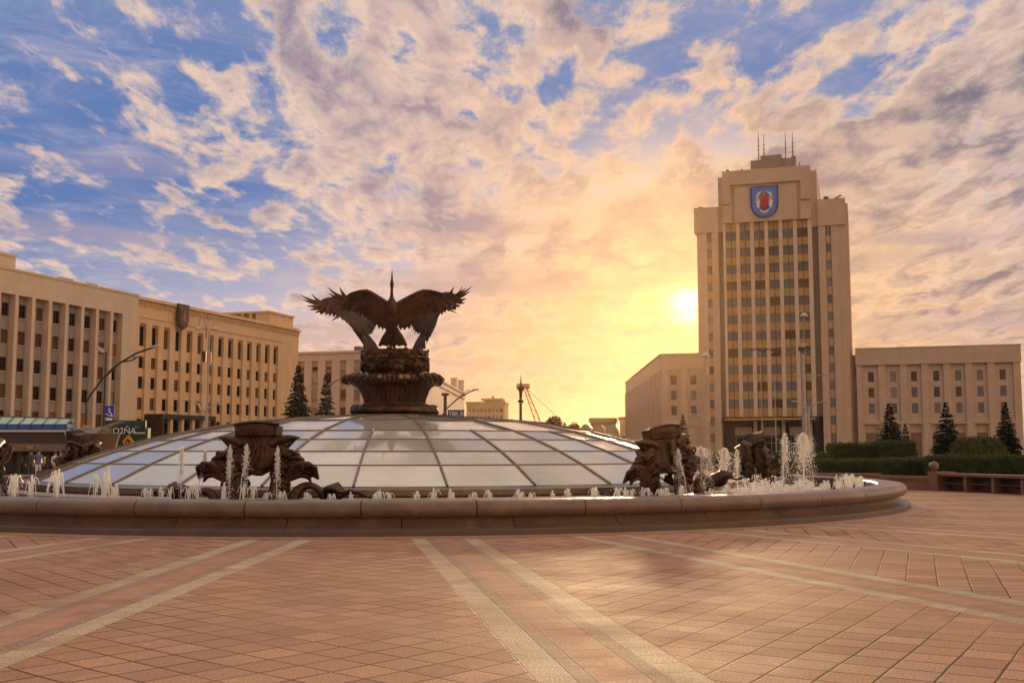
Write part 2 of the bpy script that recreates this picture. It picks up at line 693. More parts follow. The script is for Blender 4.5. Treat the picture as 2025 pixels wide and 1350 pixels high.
mb_g = MB()
for i in range(4):
    for k_ in range(NR):
        o_ = len(mb_g.v)
        mb_g.v += [dp(rings[i], k_), dp(rings[i], k_ + 1), dp(rings[i + 1], k_ + 1), dp(rings[i + 1], k_)]
        mb_g.f.append((o_, o_ + 1, o_ + 2, o_ + 3))
for i in (4, 5):
    for k_ in range(0, NR, 2):
        o_ = len(mb_g.v)
        P = [dp(rings[i], k_), dp(rings[i], k_ + 1), dp(rings[i], k_ + 2), dp(rings[i + 1], k_ + 2), dp(rings[i + 1], k_)]
        mb_g.v += P
        mb_g.f.append((o_, o_ + 1, o_ + 2, o_ + 3, o_ + 4))
mb_g.build('glazing', DGLASS, dome)
for k_ in range(NR):
    rr_ = rings if k_ % 2 == 0 else rings[:5]
    mb_r = MB()
    pts = []
    for a_, b_ in zip(rr_[:-1], rr_[1:]):
        pts += [dp(a_, k_, .02)]
    pts.append(dp(rr_[-1], k_, .02))
    mb_r.tube(pts, .033, 6, flat=.9)
    mb_r.build('rib', FRAME, dome)
for i in range(1, 7):
    mb_r = MB()
    stp = 2 if i >= 5 else 1
    for k_ in range(0, NR, stp):
        mb_r.tube([dp(rings[i], k_, .008), dp(rings[i], k_ + stp, .008)], .019, 5)
    mb_r.build('ring', FRAME, dome)
STEEL_STEP = mat('dome curb stone', (.36, .27, .20), .45, .15, 2)
MB().lathe([(11.2, .55), (11.95, .55), (12.0, .60), (12.0, .73), (11.66, .775), (11.55, .80), (11.2, .78)], 96, closed=True).build('base_ring', FRAME, dome, smooth=30)
MB().lathe([(11.0, .06), (12.45, .06), (12.5, .12), (12.5, .50), (12.44, .545), (11.0, .545)], 96, closed=True).build('curb', STEEL_STEP, dome, smooth=30)

# ------------------------------------------------------------------ bronze monument with storks
m, nt, p = new_mat('bronze')
v = objco(nt)
n1 = noise(nt, v, 2.2, 6, .65)
n2 = noise(nt, v, 14, 4, .6)
c_ = mix(nt, n1.step(.35, .68), (.030, .015, .010), (.105, .050, .027))
c_ = mix(nt, n2.step(.5, .75, 0, .5), c_, (.19, .095, .045))
nt.links.new(c_, p.inputs['Base Color'])
p.inputs['Metallic'].default_value = .65
nt.links.new(n2.step(.3, .7, .36, .58).s, p.inputs['Roughness'])
bump(nt, p, n2, .25, .02)
BRONZE = m
GOLDBR = mat('golden bronze', (.26, .135, .055), .42, .35, 6, metal=.55, b=.2, bs=20)  # golden tone for petals; on the nest it stands in for highlights

mon = thing('stork_monument', 'dark bronze monument of three storks with raised wings standing on a flower shaped pedestal', 'monument', FC)
rr_ = random.Random(3)
# base torus with leaf relief
tor = MB()
NT = 96
prof = []
for i in range(14):
    a = 2 * pi * i / 14
    prof.append((1.27 + .25 * cos(a), 3.03 + .20 * sin(a)))
tor.lathe(prof, NT, mod=lambda r, z, w: r + (.035 * abs(sin(18 * w + z * 9)) if r > 1.2 else 0), closed=True)
for i in range(44):
    a = 2 * pi * i / 44
    tor.ell((1.44 * cos(a), 1.44 * sin(a), 3.08 + .05 * (-1) ** i), (.14, .06, .09), 8, 5, rot=Matrix.Rotation(a + .5, 3, 'Z') @ Matrix.Rotation(.6, 3, 'Y'))
tor.lathe([(1.5, 2.80), (1.2, 2.80), (1.2, 3.02), (1.1, 3.02), (1.1, 3.3), (.5, 3.3)][::-1], 48)
tor.build('base_torus', BRONZE, mon, smooth=50)


def bowlmod(r, z, w):
    t = max(0, min(1, (z - 3.55) / .6))
    fl = .028 * cos(44 * w) * (1 if r > 1.0 else 0)
    lobe = max(0, cos(3 * w + 1.57)) ** .6
    return r + fl + t * (.24 * lobe - .13) * (1 if r > 1.15 else 0)


bowl = MB()
bprof = [(1.02, 3.18), (1.04, 3.3), (1.07, 3.45), (1.14, 3.62), (1.25, 3.80), (1.40, 3.90), (1.57, 3.97), (1.68, 4.01), (1.72, 4.06), (1.66, 4.12), (1.45, 4.18), (1.2, 4.24), (.95, 4.30)]
bowl.lathe(bprof, 220, mod=bowlmod)
bowl.build('bowl', BRONZE, mon, smooth=60)
for w_ in (-30, -150, 90, -90, 30, 150):                # large curled leaves that droop over the rim
    big_ = w_ in (-30, -150, 90)
    cl_ = MB()
    for i in range(-4, 5):
        a = radians(w_) + i * .085
        k_ = (1 - abs(i) * .045) * (1.0 if big_ else .90)
        cl_.tube([(r_ * k_ * cos(a), r_ * k_ * sin(a), z_ - .012 * abs(i)) for r_, z_ in ((1.22, 3.80), (1.45, 3.95), (1.70, 4.11), (1.88, 4.17), (1.97, 4.08), (1.95, 3.95))], [.03, .055, .07, .072, .06, .03], 7)
    cl_.build('curled_leaf', BRONZE, mon, smooth=60)
for i in range(42):
    a = 2 * pi * i / 42
    lobe = max(0, cos(3 * a + 1.57)) ** .6
    r = 1.50 + .18 * lobe
    pt = MB()
    pt.ell((r * cos(a), r * sin(a), 4.14 + .05 * lobe), (.15 + .06 * lobe + .02 * sin(i * 2.3), .12 + .02 * sin(i * 1.7), .08), 12, 8, rot=Matrix.Rotation(a, 3, 'Z') @ Matrix.Rotation(.45 + .15 * sin(i), 3, 'Y'))
    pt.build('petal', GOLDBR if (i // 6) % 2 and i % 6 < 5 else BRONZE, mon, smooth=60)
crown = MB()
crown.lathe([(.6, 4.22), (.92, 4.25), (.95, 4.36), (1.08, 4.42), (1.10, 4.70), (1.08, 4.74), (1.10, 4.78), (1.13, 5.05), (1.12, 5.12), (1.0, 5.10), (.3, 5.06)], 64, mod=lambda r, z, w: r + .03 * sin(9 * w + 20 * z) * (r > .9))
for i in range(150):                                     # tangled leaf and twig relief
    a = rr_.uniform(0, 2 * pi)
    z_ = rr_.choice([4.42, 4.5, 4.58, 4.66, 4.80, 4.88, 4.97, 5.06]) + rr_.uniform(-.03, .03)
    da = rr_.uniform(.12, .30) * rr_.choice((-1, 1))
    dz = rr_.uniform(-.10, .12)
    path = []
    for t in range(6):
        u = t / 5
        rad_ = 1.10 + .075 * sin(pi * u) + rr_.uniform(0, .015)
        path.append((rad_ * cos(a + da * u), rad_ * sin(a + da * u), z_ + dz * u + .07 * sin(pi * u * 1.4)))
    crown.tube(path, [.014, .032, .042, .042, .030, .010], 6)
for i in range(70):
    a = rr_.uniform(0, 2 * pi)
    z_ = rr_.uniform(4.42, 5.12)
    crown.ell((1.14 * cos(a), 1.14 * sin(a), z_), (.035, .09, .06), 8, 5, rot=Matrix.Rotation(a, 3, 'Z') @ Matrix.Rotation(rr_.uniform(-.9, .9), 3, 'X'))
crown.build('nest', BRONZE, mon, smooth=60)
for i in range(26):
    a = 2 * pi * i / 26 + rr_.uniform(-.1, .1)
    z_ = rr_.choice((4.50, 4.60, 4.86, 4.98))
    lf_ = MB()
    for q_ in (-1, 1):
        lf_.tube([((1.15 + .05 * u) * cos(a + q_ * .09 * u), (1.15 + .05 * u) * sin(a + q_ * .09 * u), z_ + .07 * u - .10 * u * u) for u in (0, .35, .7, 1.0)], [.03, .055, .05, .015], 6, flat=.6)
    lf_.build('nest_leaf', GOLDBR, mon, smooth=60)  # golden highlights put into the leaf colour


def poly_at(pts, t):
    n_ = len(pts) - 1
    f = t * n_
    i = min(int(f), n_ - 1)
    u = f - i
    return (pts[i][0] * (1 - u) + pts[i + 1][0] * u, pts[i][1] * (1 - u) + pts[i + 1][1] * u)


TOPL = [(.16, 1.62), (.36, 1.74), (.62, 1.90), (.86, 2.03), (1.04, 2.09), (1.28, 2.09), (1.48, 2.05), (1.62, 2.02), (1.74, 1.97), (1.82, 1.90)]
BOTL = [(.20, .82), (.42, .82), (.62, .92), (.84, 1.08), (1.02, 1.19), (1.20, 1.32), (1.38, 1.42), (1.56, 1.52), (1.72, 1.62), (1.80, 1.76)]
TIPS = [((2.10, 2.22), .96), ((2.52, 2.16), .985), ((2.50, 1.98), .96), ((2.40, 1.72), .92), ((2.32, 1.58), .88), ((2.18, 1.44), .83), ((1.98, 1.40), .77),
        ((1.80, 1.37), .71), ((1.63, 1.35), .65), ((1.46, 1.32), .59), ((1.30, 1.25), .53), ((1.14, 1.17), .47), ((.98, 1.07), .41), ((.84, .97), .34),
        ((.70, .86), .27), ((.55, .78), .20), ((.40, .74), .13), ((.27, .74), .06)]


def wy(x_, z_):
    """how far back the wing surface lies: cupped forward toward the tips"""
    return -.30 + .20 * min(x_, 1.0) - .10 * max(0, x_ - 1.0) ** 2 + .16 * (2.1 - z_)


def wing(s):
    mb = MB()
    nu, nv = 26, 9
    G = []
    for side in (-1, 1):
        for i in range(nu):
            t = i / (nu - 1)
            a = poly_at(TOPL, t)
            b = poly_at(BOTL, t)
            for j in range(nv):
                u = j / (nv - 1)
                x_ = a[0] * (1 - u) + b[0] * u
                z_ = a[1] * (1 - u) + b[1] * u
                th = (.075 * (1 - t * .6)) * (sin(pi * min(1, .12 + u * .88)) ** .6) * (1 - .6 * u) + .006
                rip = .010 * sin(u * 26 + t * 4) + .008 * sin(t * 70)
                G.append((s * x_, wy(x_, z_) + side * th + rip, z_))
    mb.v += G
    n_ = nu * nv

    def q(*f):
        mb.f.append(f if s > 0 else tuple(reversed(f)))
    for i in range(nu - 1):
        for j in range(nv - 1):
            a = i * nv + j
            q(a, a + 1, a + nv + 1, a + nv)
            q(n_ + a, n_ + a + nv, n_ + a + nv + 1, n_ + a + 1)
    for i in range(nu - 1):
        a = i * nv
        q(a, a + nv, n_ + a + nv, n_ + a)
        a = i * nv + nv - 1
        q(a, n_ + a, n_ + a + nv, a + nv)
    for j in range(nv - 1):
        q(j, n_ + j, n_ + j + 1, j + 1)
        a = (nu - 1) * nv + j
        q(a, a + 1, n_ + a + 1, n_ + a)
    # leading-edge arm
    mb.tube([(s * x_, wy(x_, z_) - .01, z_ - .02) for x_, z_ in TOPL], [.10, .095, .085, .08, .085, .07, .06, .05, .04, .02], 8)
    return mb


def feathers(s, i0, i1):
    mb = MB()
    for (tx, tz), t in TIPS[i0:i1]:
        a = poly_at(TOPL, t)
        b = poly_at(BOTL, t)
        u0 = .35
        sx, sz = a[0] * (1 - u0) + b[0] * u0, a[1] * (1 - u0) + b[1] * u0
        L = sqrt((tx - sx) ** 2 + (tz - sz) ** 2)
        path = []
        rad = []
        bow = .08 if t > .8 else .03
        for k_ in range(8):
            u = k_ / 7
            x_ = sx + (tx - sx) * u
            z_ = sz + (tz - sz) * u - bow * sin(pi * u)
            path.append((s * x_, wy(x_, z_) + .018 * (1 if (i0 + int(t * 60)) % 2 else -1), z_))
            rad.append((.085 if t < .80 else .066) * (1 - u ** (2.4 if t > .78 else 5)) + .006)
        mb.tube(path, rad, 8, flat=.22, up=(0, 1, 0))
    return mb


def body():
    mb = MB()
    mb.tube([(0, -.12, .42), (0, -.16, .6), (0, -.22, .85), (0, -.30, 1.15), (0, -.37, 1.38), (0, -.42, 1.53), (0, -.44, 1.62)],
            [.07, .15, .205, .235, .225, .16, .09], 16)
    for i in range(26):
        z_ = .7 + .035 * i
        mb.ell((.12 * (-1) ** i * (.4 + .6 * ((i * 37) % 10) / 10), -.33 - .25 * (z_ - .9) - .02, z_), (.05, .04, .11), 8, 6)
    return mb


def neck(kind):
    mb = MB()
    if kind == 'up':
        mb.tube([(0, -.42, 1.55), (0, -.47, 1.70), (0, -.48, 1.82), (0, -.47, 1.95), (0, -.455, 2.05), (0, -.45, 2.11), (0, -.45, 2.17), (0, -.45, 2.24), (0, -.46, 2.32), (0, -.47, 2.45), (0, -.48, 2.60), (0, -.485, 2.68)],
                [.15, .085, .060, .050, .050, .060, .073, .066, .043, .03, .018, .006], 12)
    else:
        mb.tube([(0, -.42, 1.52), (0, -.52, 1.66), (0, -.60, 1.78), (0, -.66, 1.86), (0, -.76, 1.88), (0, -.86, 1.85), (0, -.97, 1.80), (0, -1.2, 1.74), (0, -1.38, 1.70)],
                [.19, .125, .08, .06, .062, .073, .05, .025, .006], 12)
    return mb


def tail():
    mb = MB()
    for i in range(9):
        t = (i - 4) / 4
        path = [(.05 * t, -.10, .82), (.16 * t, -.04, .6), (.30 * t, .0, .38), (.46 * t, .03, .12 + .03 * (i % 2))]
        mb.tube(path, [.07, .09, .095, .055], 8, flat=.3, up=(0, 1, 0))
    return mb


def legs(s):
    mb = MB()
    mb.tube([(s * .09, -.18, .72), (s * .075, -.16, .5), (s * .065, -.10, .3), (s * .055, .0, -.02)], [.13, .10, .065, .05], 10)
    for a in (-.6, 0, .6):
        mb.tube([(s * .055, 0, .02), (s * .055 + .16 * sin(a), -.16 * cos(a), .0)], [.04, .015], 6)
    return mb


wl = {}
for s in (-1, 1):
    wl[s] = (wing(s).mesh('wing', BRONZE, 60), feathers(s, 0, 7).mesh('feathers', BRONZE, 60), feathers(s, 7, 18).mesh('feathers', BRONZE, 60))
tl = tail().mesh('tail', BRONZE, 60)
lgm = {s: legs(s).mesh('leg', BRONZE, 60) for s in (-1, 1)}
bd = body()
for ai, kind in ((0, 'up'), (124, 'low'), (-118, 'low')):
    a = radians(ai)
    sb = MB()
    sb.v, sb.f = list(bd.v), list(bd.f)
    nk = neck(kind)
    sb.add(nk.v, nk.f)
    rx = .0 if ai == 0 else radians(17 if ai < 0 else 7)
    st = sb.build('stork', BRONZE, mon, smooth=60)
    rad_ = .85 if ai == 0 else (1.0 if ai < 0 else .95)
    st.location = (rad_ * sin(a), -rad_ * cos(a), 5.10)
    st.rotation_euler = (rx, 0, a)
    for s in (-1, 1):
        wq = link('wing', wl[s][0], st, (0, 0, -.08))
        if ai == 0 and s < 0:
            wq.scale = (.87, 1, 1)
        if ai:
            wq.rotation_euler = (0, s * radians(-4), s * radians(-13 if ai < 0 else -4))
        for q_ in (1, 2):
            f_ = link('wing_feathers', wl[s][q_], st, (0, 0, -.08))
            if ai == 0 and s < 0:
                f_.scale = (.87, 1, 1)
            if ai:
                f_.rotation_euler = (0, s * radians(-4), s * radians(-13 if ai < 0 else -4))
        link('leg', lgm[s], st)
    link('tail', tl, st)

# ------------------------------------------------------------------ coat of arms sculptures round the dome
STONEP = mat('sculpture plinth', (.20, .13, .09), .5, .2, 3)


def cartouche():
    root = thing('cartouche_sculpture', 'x', 'sculpture')
    # shield: bowed slab with raised border and grooved field
    sh = MB()
    out = [(-.52, 1.62), (-.50, 1.36), (-.56, 1.30), (-.52, 1.0), (-.52, .80), (-.40, .64), (-.22, .56), (-.06, .50), (.06, .50), (.22, .58), (.40, .68), (.50, .85), (.50, 1.05), (.55, 1.30), (.49, 1.36), (.51, 1.62), (.30, 1.66), (0, 1.70), (-.30, 1.66)]
    nx, nz = 26, 30
    L = [(p_[1], p_[0]) for p_ in out[:8]]
    Rr = [(p_[1], p_[0]) for p_ in out[8:16]]

    def edge(tab, z_):
        tab = sorted(tab)
        if z_ <= tab[0][0]:
            return tab[0][1]
        for (za, xa), (zb, xb) in zip(tab, tab[1:]):
            if z_ <= zb:
                u = (z_ - za) / max(1e-6, zb - za)
                return xa + (xb - xa) * u
        return tab[-1][1]
    for side in (0, 1):
        for i in range(nz):
            z_ = .50 + (1.13) * i / (nz - 1)
            xl, xr = edge(L, z_), edge(Rr, z_)
            for j in range(nx):
                u = j / (nx - 1)
                x_ = xl + (xr - xl) * u
                e = min(u, 1 - u)
                y_ = -.16 - .10 * sin(pi * u) - (.05 if (e < .06 or i < 2) else 0)
                zz = z_
                if i == nz - 1:
                    zz += .07 * sin(pi * u)
                if .70 < z_ < 1.32 and e > .1:
                    y_ -= .014 * sin(u * 60)
                if z_ > 1.36:
                    y_ -= .05
                sh.v.append((x_, y_ if side == 0 else .10 - .05 * sin(pi * u), zz))
    n_ = nx * nz
    for i in range(nz - 1):
        for j in range(nx - 1):
            a = i * nx + j
            sh.f.append((a, a + 1, a + nx + 1, a + nx))
            sh.f.append((n_ + a, n_ + a + nx, n_ + a + nx + 1, n_ + a + 1))
    for i in range(nz - 1):
        a = i * nx
        sh.f.append((a, a + nx, n_ + a + nx, n_ + a))
        a += nx - 1
        sh.f.append((a, n_ + a, n_ + a + nx, a + nx))
    for j in range(nx - 1):
        sh.f.append((j, n_ + j, n_ + j + 1, j + 1))
        a = (nz - 1) * nx + j
        sh.f.append((a, a + 1, n_ + a + 1, n_ + a))
    sh.tube([(x_, -.25 - .07 * cos(x_ * 3), 1.645 + .05 * cos(x_ * 3.0)) for x_ in [(-.54 + 1.08 * i / 12) for i in range(13)]], .035, 8)
    s_ = sh.build('shield', BRONZE, root, smooth=50)
    # raised strokes of the unreadable name band
    tx = MB()
    r3 = random.Random(5)
    for i in range(15):
        x_ = -.40 + .80 * i / 14
        yy = -.315 - .09 * cos(x_ * 3)
        lean = r3.choice((-.035, 0, .035, 0))
        tx.tube([(x_ - lean, yy, 1.42), (x_ + lean, yy, 1.54)], .012, 5)
        if i % 3 == 0:
            tx.tube([(x_, yy, 1.53), (x_ + .045, yy, 1.53)], .011, 5)
    tx.build('relief_lettering', BRONZE, s_)
    rl = MB()                                              # relief on the field: a tall figure-like scroll
    rl.tube([(0, -.29, .70), (.05, -.30, .85), (-.03, -.31, 1.0), (.04, -.31, 1.15), (0, -.30, 1.28)], [.03, .05, .04, .05, .02], 8)
    rl.build('relief', BRONZE, s_, smooth=60)
    # horned scrolls either side
    for s in (-1, 1):
        h = MB()
        h.tube([(s * .34, -.04, 1.20), (s * .55, -.06, 1.30), (s * .74, -.06, 1.34), (s * .88, -.06, 1.36), (s * .99, -.07, 1.37)], [.24, .22, .15, .08, .012], 14, flat=.62)
        h.tube([(s * .42, -.02, 1.0), (s * .62, -.04, 1.18), (s * .78, -.05, 1.28), (s * .9, -.06, 1.34)], [.14, .12, .07, .02], 10, flat=.9)
        h.build('scroll_horn', BRONZE, root, smooth=60)
        # column of curled folds under the horn
        c = MB()
        r4 = random.Random(8 + s)
        for i in range(9):
            z0_ = 1.08 - .105 * i
            sw = s * (.60 + .06 * sin(i * 1.9))
            c.tube([(sw - s * .18, -.10, z0_ + .10), (sw - s * .02, -.20 - .05 * (i % 2), z0_ + .03), (sw + s * .12, -.10, z0_ - .05), (sw + s * .05, .10, z0_ - .02)], [.07, .10, .085, .05], 8)
        c.tube([(s * .50, 0, 1.15), (s * .54, .0, .7), (s * .50, -.02, .35), (s * .46, -.02, -.08)], [.16, .20, .18, .20], 12)
        c.build('scroll_leg', BRONZE, root, smooth=60)
        # leaf bundle sweeping outward
        lf = MB()
        for i in range(6):
            e = i / 5
            z1 = 1.12 - .10 * i
            x1 = .96 + .28 * sin(e * 1.9)
            lf.tube([(s * .56, -.06 + .04 * (i % 2), .72 - .05 * i), (s * .76, -.10 + .05 * (i % 3), .86 - .06 * i + .14 * (1 - e)), (s * (x1 - .08), -.08, z1 - .12), (s * x1, -.04, z1 - .16), (s * (x1 + .05), -.02, z1 - .26)],
                    [.06, .085, .085, .07, .03], 8, flat=.75)
        for i in range(5):
            lf.tube([(s * .70, -.16, .55 - .05 * i), (s * 1.0, -.22 + .03 * i, .74 - .06 * i), (s * 1.25, -.2 + .05 * i, .76 - .05 * i), (s * 1.44, -.12 + .04 * i, .66 - .055 * i)], [.04, .065, .06, .035], 8)
        lf.build('leaf_bundle', BRONZE, root, smooth=60)
        # arched stem, shell and tail that trail along the basin
        ar = MB()
        arch = [(s * (.92 + .25 * (1 - cos(pi * i / 10)) + .02 * i), -.16 + .025 * i, -.16 + (.50 if s > 0 else .36) * sin(pi * i / 10) ** .7 - .012 * i) for i in range(11)]
        ar.tube(arch, [.15, .135, .12, .10, .09, .085, .08, .085, .09, .10, .11], 12)
        ar.build('arched_stem', BRONZE, root, smooth=60)
        sl = MB()
        for i in range(7):
            t = (i - 3) / 3
            sl.tube([(s * 1.66, -.05, .02), (s * (1.74), -.10 + .22 * t, .22 - .05 * abs(t)), (s * 1.92, -.10 + .30 * t, .28 - .08 * abs(t)), (s * 2.06, -.06 + .24 * t, .12)], [.05, .085, .09, .04], 8)
        sl.ell((s * 1.84, -.05, .08), (.22, .26, .16), 12, 8)
        sl.build('shell', BRONZE, root, smooth=60)
        ta = MB()
        ta.tube([(s * 1.95, -.02, .05), (s * 2.18, .0, .16), (s * 2.4, .02, .12), (s * 2.62, .04, .03), (s * 2.8, .05, .05)], [.10, .09, .07, .05, .09], 10, flat=.6)
        ta.build('tail_fin', BRONZE, root, smooth=60)
    for s in (-1, 1):                                      # spiral volutes on the leaf bundles
        for (vx, vz, vr) in ((.84, .98, .085), (1.20, .66, .09), (.62, .36, .09), (.70, .66, .07)):
            vo = MB()
            pts = []
            for k_ in range(15):
                a_ = s * (.3 + k_ * .62)
                rr3 = vr * (1 - k_ / 17)
                pts.append((s * vx + rr3 * cos(a_), -.26 - .006 * k_, vz + rr3 * sin(a_)))
            vo.tube(pts, [.032 - .0013 * k_ for k_ in range(15)], 7)
            vo.build('volute', BRONZE, root, smooth=60)
    # rear support: barrel-shaped back with a scroll
    bk = MB()
    bk.tube([(0, .02, .75), (0, .26, .85), (0, .46, 1.02), (0, .58, 1.28)], [.18, .26, .24, .14], 14)
    bk.tube([(-.45, .16, 1.2), (0, .34, 1.32), (.45, .16, 1.2)], [.10, .14, .10], 10)
    for s in (-1, 1):
        for i in range(4):
            bk.tube([(s * (.2 + .06 * i), .30 + .05 * i, 1.15 - .26 * i), (s * .46, .36, 1.10 - .26 * i), (s * .52, .28, .94 - .26 * i)], [.09, .12, .06], 8)
    bk.build('back_support', BRONZE, root, smooth=60)
    pl = MB()
    pl.lathe([(.2, -.42), (1.0, -.42), (1.0, -.20), (.9, -.12), (.2, -.12)], 32)
    pl.v = [(v_[0] * 1.15, v_[1] * .62, v_[2]) for v_ in pl.v]
    pl.build('pedestal', STONEP, root, smooth=30)
    return root


SCULPT = [(-7.6, 'bronze shield sculpture with curling leaves behind tall jets, left of centre before the dome'),
          (37.5, 'bronze shield sculpture seen from its side at the right edge of the dome'),
          (99, 'bronze sculpture of stacked rounded scrolls beside the large splashing jets'),
          (-53, 'orange lit bronze sculpture cut off by the left edge of the photo'),
          (-109, 'small brown sculpture mostly hidden behind the left rim of the dome')]
proto = cartouche()
for i, (ph, lab) in enumerate(SCULPT):
    o = proto if i == 0 else copy_tree(proto)
    a = radians(ph)
    o.location = FC + Vector((13.2 * sin(a), -13.2 * cos(a), .60))
    o.rotation_euler = (radians(-5), radians((0, -6, 3, 3, 0)[i]), a)
    tag(o, lab, 'sculpture', 'coat of arms sculptures around the glass dome')

# ------------------------------------------------------------------ water jets
m, nt, p = new_mat('spray')
p.inputs['Base Color'].default_value = (.96, .95, .93, 1)
p.inputs['Roughness'].default_value = .12
p.inputs['Specular IOR Level'].default_value = .8
tr = nt.nodes.new('ShaderNodeBsdfTranslucent')
tr.inputs['Color'].default_value = (1.0, .97, .92, 1)
tp = nt.nodes.new('ShaderNodeBsdfTransparent')
mx = nt.nodes.new('ShaderNodeMixShader')
mx.inputs[0].default_value = .72
nt.links.new(p.outputs[0], mx.inputs[1])
nt.links.new(tr.outputs[0], mx.inputs[2])
mx2 = nt.nodes.new('ShaderNodeMixShader')
mx2.inputs[0].default_value = .32
nt.links.new(mx.outputs[0], mx2.inputs[1])
nt.links.new(tp.outputs[0], mx2.inputs[2])
nt.links.new(mx2.outputs[0], nt.nodes['Material Output'].inputs['Surface'])
SPRAY = m


def small_jet(i):
    r5 = random.Random(60 + i)
    mb = MB()
    for k_ in range(6 + i % 3):
        a = r5.uniform(0, 2 * pi)
        sp = r5.uniform(.04, .17)
        hh = r5.uniform(.78, 1.0)
        fall = r5.uniform(.2, 1.0)
        r0 = r5.uniform(.006, .014)
        path, rad = [], []
        for q_ in range(9):
            u = q_ / 8
            up_ = min(1, u * 2.2)
            dn = max(0, u * 2.2 - 1) / 1.2
            path.append((sp * u * cos(a), sp * u * sin(a), hh * (sin(up_ * pi / 2) if u < .4546 else 1 - fall * dn ** 1.6)))
            rad.append(r0 * (.7 + .9 * exp(-((u - .45) / .16) ** 2)) * r5.uniform(.6, 1.3))
        mb.tube(path, rad, 5)
    for k_ in range(26):
        a = r5.uniform(0, 2 * pi)
        u = r5.random()
        mb.octa((.15 * u * cos(a), .15 * u * sin(a), max(.02, (1 - u * u * r5.random()) * r5.uniform(.7, 1.04))), r5.uniform(.004, .010))
    return mb


def jet(h, spread, drops, seed, stem=.018, strands=5, dsize=.013, lean=0.0):
    """thin rising stream that breaks into falling chains of drops"""
    r5 = random.Random(seed)
    mb = MB()
    mb.tube([(0, 0, 0), (lean * .3, 0, h * .5), (lean * .75, 0, h * .8)], [stem * .8, stem * .7, stem * .45], 5)
    for i in range(int(24 + h * 16)):                     # ragged head of the stream
        z_ = h * (1 - .45 * r5.random() ** 1.6)
        q_ = stem * r5.uniform(.7, 1.9)
        mb.ell((lean * z_ / h + r5.gauss(0, .9) * stem, r5.gauss(0, .9) * stem, z_), (q_, q_, q_ * r5.uniform(1.0, 2.6)), 5, 4)
    for i in range(strands):
        a = r5.uniform(0, 2 * pi)
        sp = spread * r5.uniform(.3, 1)
        hh = h * r5.uniform(.80, 1.02)
        fall = r5.uniform(.45, 1.0)
        L = hh * fall
        nbd = max(6, int(L / (stem * 2.4)))
        for k_ in range(nbd):
            u = (k_ + r5.uniform(-.3, .3)) / nbd
            if u < 0 or r5.random() < .22:
                continue
            q_ = stem * r5.uniform(.28, .8) * (1.2 - .6 * u)
            rad_ = sp * u ** .8
            mb.octa((lean + rad_ * cos(a) + r5.gauss(0, .25) * stem, rad_ * sin(a) + r5.gauss(0, .25) * stem, hh * (1 - fall * u ** 1.7)), q_ * 1.25)
    for i in range(drops):
        a = r5.uniform(0, 2 * pi)
        u = r5.random() ** .7
        rad_ = spread * u * r5.uniform(.3, 1.25)
        zz = h * (1 - u * u * r5.uniform(.1, 1.05)) + r5.uniform(-.04, .06) * h
        if zz > 0:
            mb.octa((lean + rad_ * cos(a), rad_ * sin(a), zz), dsize * r5.uniform(.35, 1.15))
    return mb


small = [small_jet(i).mesh('water_jet', SPRAY, 60) for i in range(5)]
jr = random.Random(21)
deg = -78.0
while deg < 88:
    for twin in range(2 if jr.random() < (.35 if deg > -17 else .4) else 1):
        a = radians(deg + twin * .55 + jr.uniform(-.25, .25))
        rj = 15.3 + jr.uniform(-.3, .3)
        o = link('water_jet', jr.choice(small))
        hgt = (.42 + .12 * jr.random())
        if deg < -17:
            hgt = .72 + .25 * jr.random()
        elif deg < -5:
            hgt = .50 + .15 * jr.random()
        o.location = FC + Vector((rj * sin(a), -rj * cos(a), .38))
        s_ = jr.uniform(.8, 1.2) * (1.25 if deg < -17 else 1.0)
        o.scale = (s_, s_, hgt)
        o.rotation_euler = (0, 0, jr.uniform(0, 6))
        if deg < -17:
            tag(o, 'taller white water jet in the row along the left rim of the basin', 'water jet', 'taller water jets along the left rim')
        else:
            tag(o, 'short white water jet in the row just inside the basin rim', 'water jet', 'short water jets along the basin rim')
    deg += jr.uniform(1.25, 2.1)

BIG = [  # photo x, top y, distance, spread, droplets, label
    (360, 888, 25.2, .13, 260, 'tall feathery water jet standing alone left of the shield sculpture'),
    (406, 893, 25.6, .10, 160, 'thin leaning water jet directly left of the shield sculpture'),
    (455, 886, 24.3, .10, 200, 'tall water jet before the left leg of the shield sculpture'),
    (488, 884, 24.4, .11, 200, 'tall water jet before the middle of the bronze shield'),
    (549, 888, 24.3, .09, 190, 'tall water jet before the right side of the bronze shield'),
    (1341, 892, 27.3, .14, 230, 'curved single water jet in front of the side-on shield sculpture'),
    (1386, 888, 28.5, .32, 900, 'broad sparkling spray right of the side-on shield sculpture'),
    (1432, 890, 29.2, .26, 700, 'sparkling water jet between the two right hand sculptures'),
    (1457, 892, 29.8, .13, 260, 'thin water jet just left of the stacked scroll sculpture'),
    (1552, 862, 32.0, .18, 520, 'left and thinner plume of the high golden jets before the hedge'),
    (1588, 862, 32.6, .36, 1500, 'highest and widest golden plume of water before the hedge'),
]
for i, (bx, by, Y, sp, nd, lab) in enumerate(BIG):
    top = at(bx, by, Y)
    h = top.z - .4
    lean = {1: .16, 3: .14, 5: -.22, 9: .1}.get(i, 0.0)
    o = jet(h, sp, int(nd * 1.5), 100 + i, .015 if nd < 300 else .018, 9 if nd < 300 else int(12 + nd / 90), .0125, lean).build('tall_water_jet', SPRAY, smooth=60, loc=(top.x - lean, Y, .4))
    tag(o, lab, 'water jet', 'tall water jets around the sculptures')
spl = MB()
r6 = random.Random(9)
CL = [r6.uniform(.25, 1) for _ in range(30)]
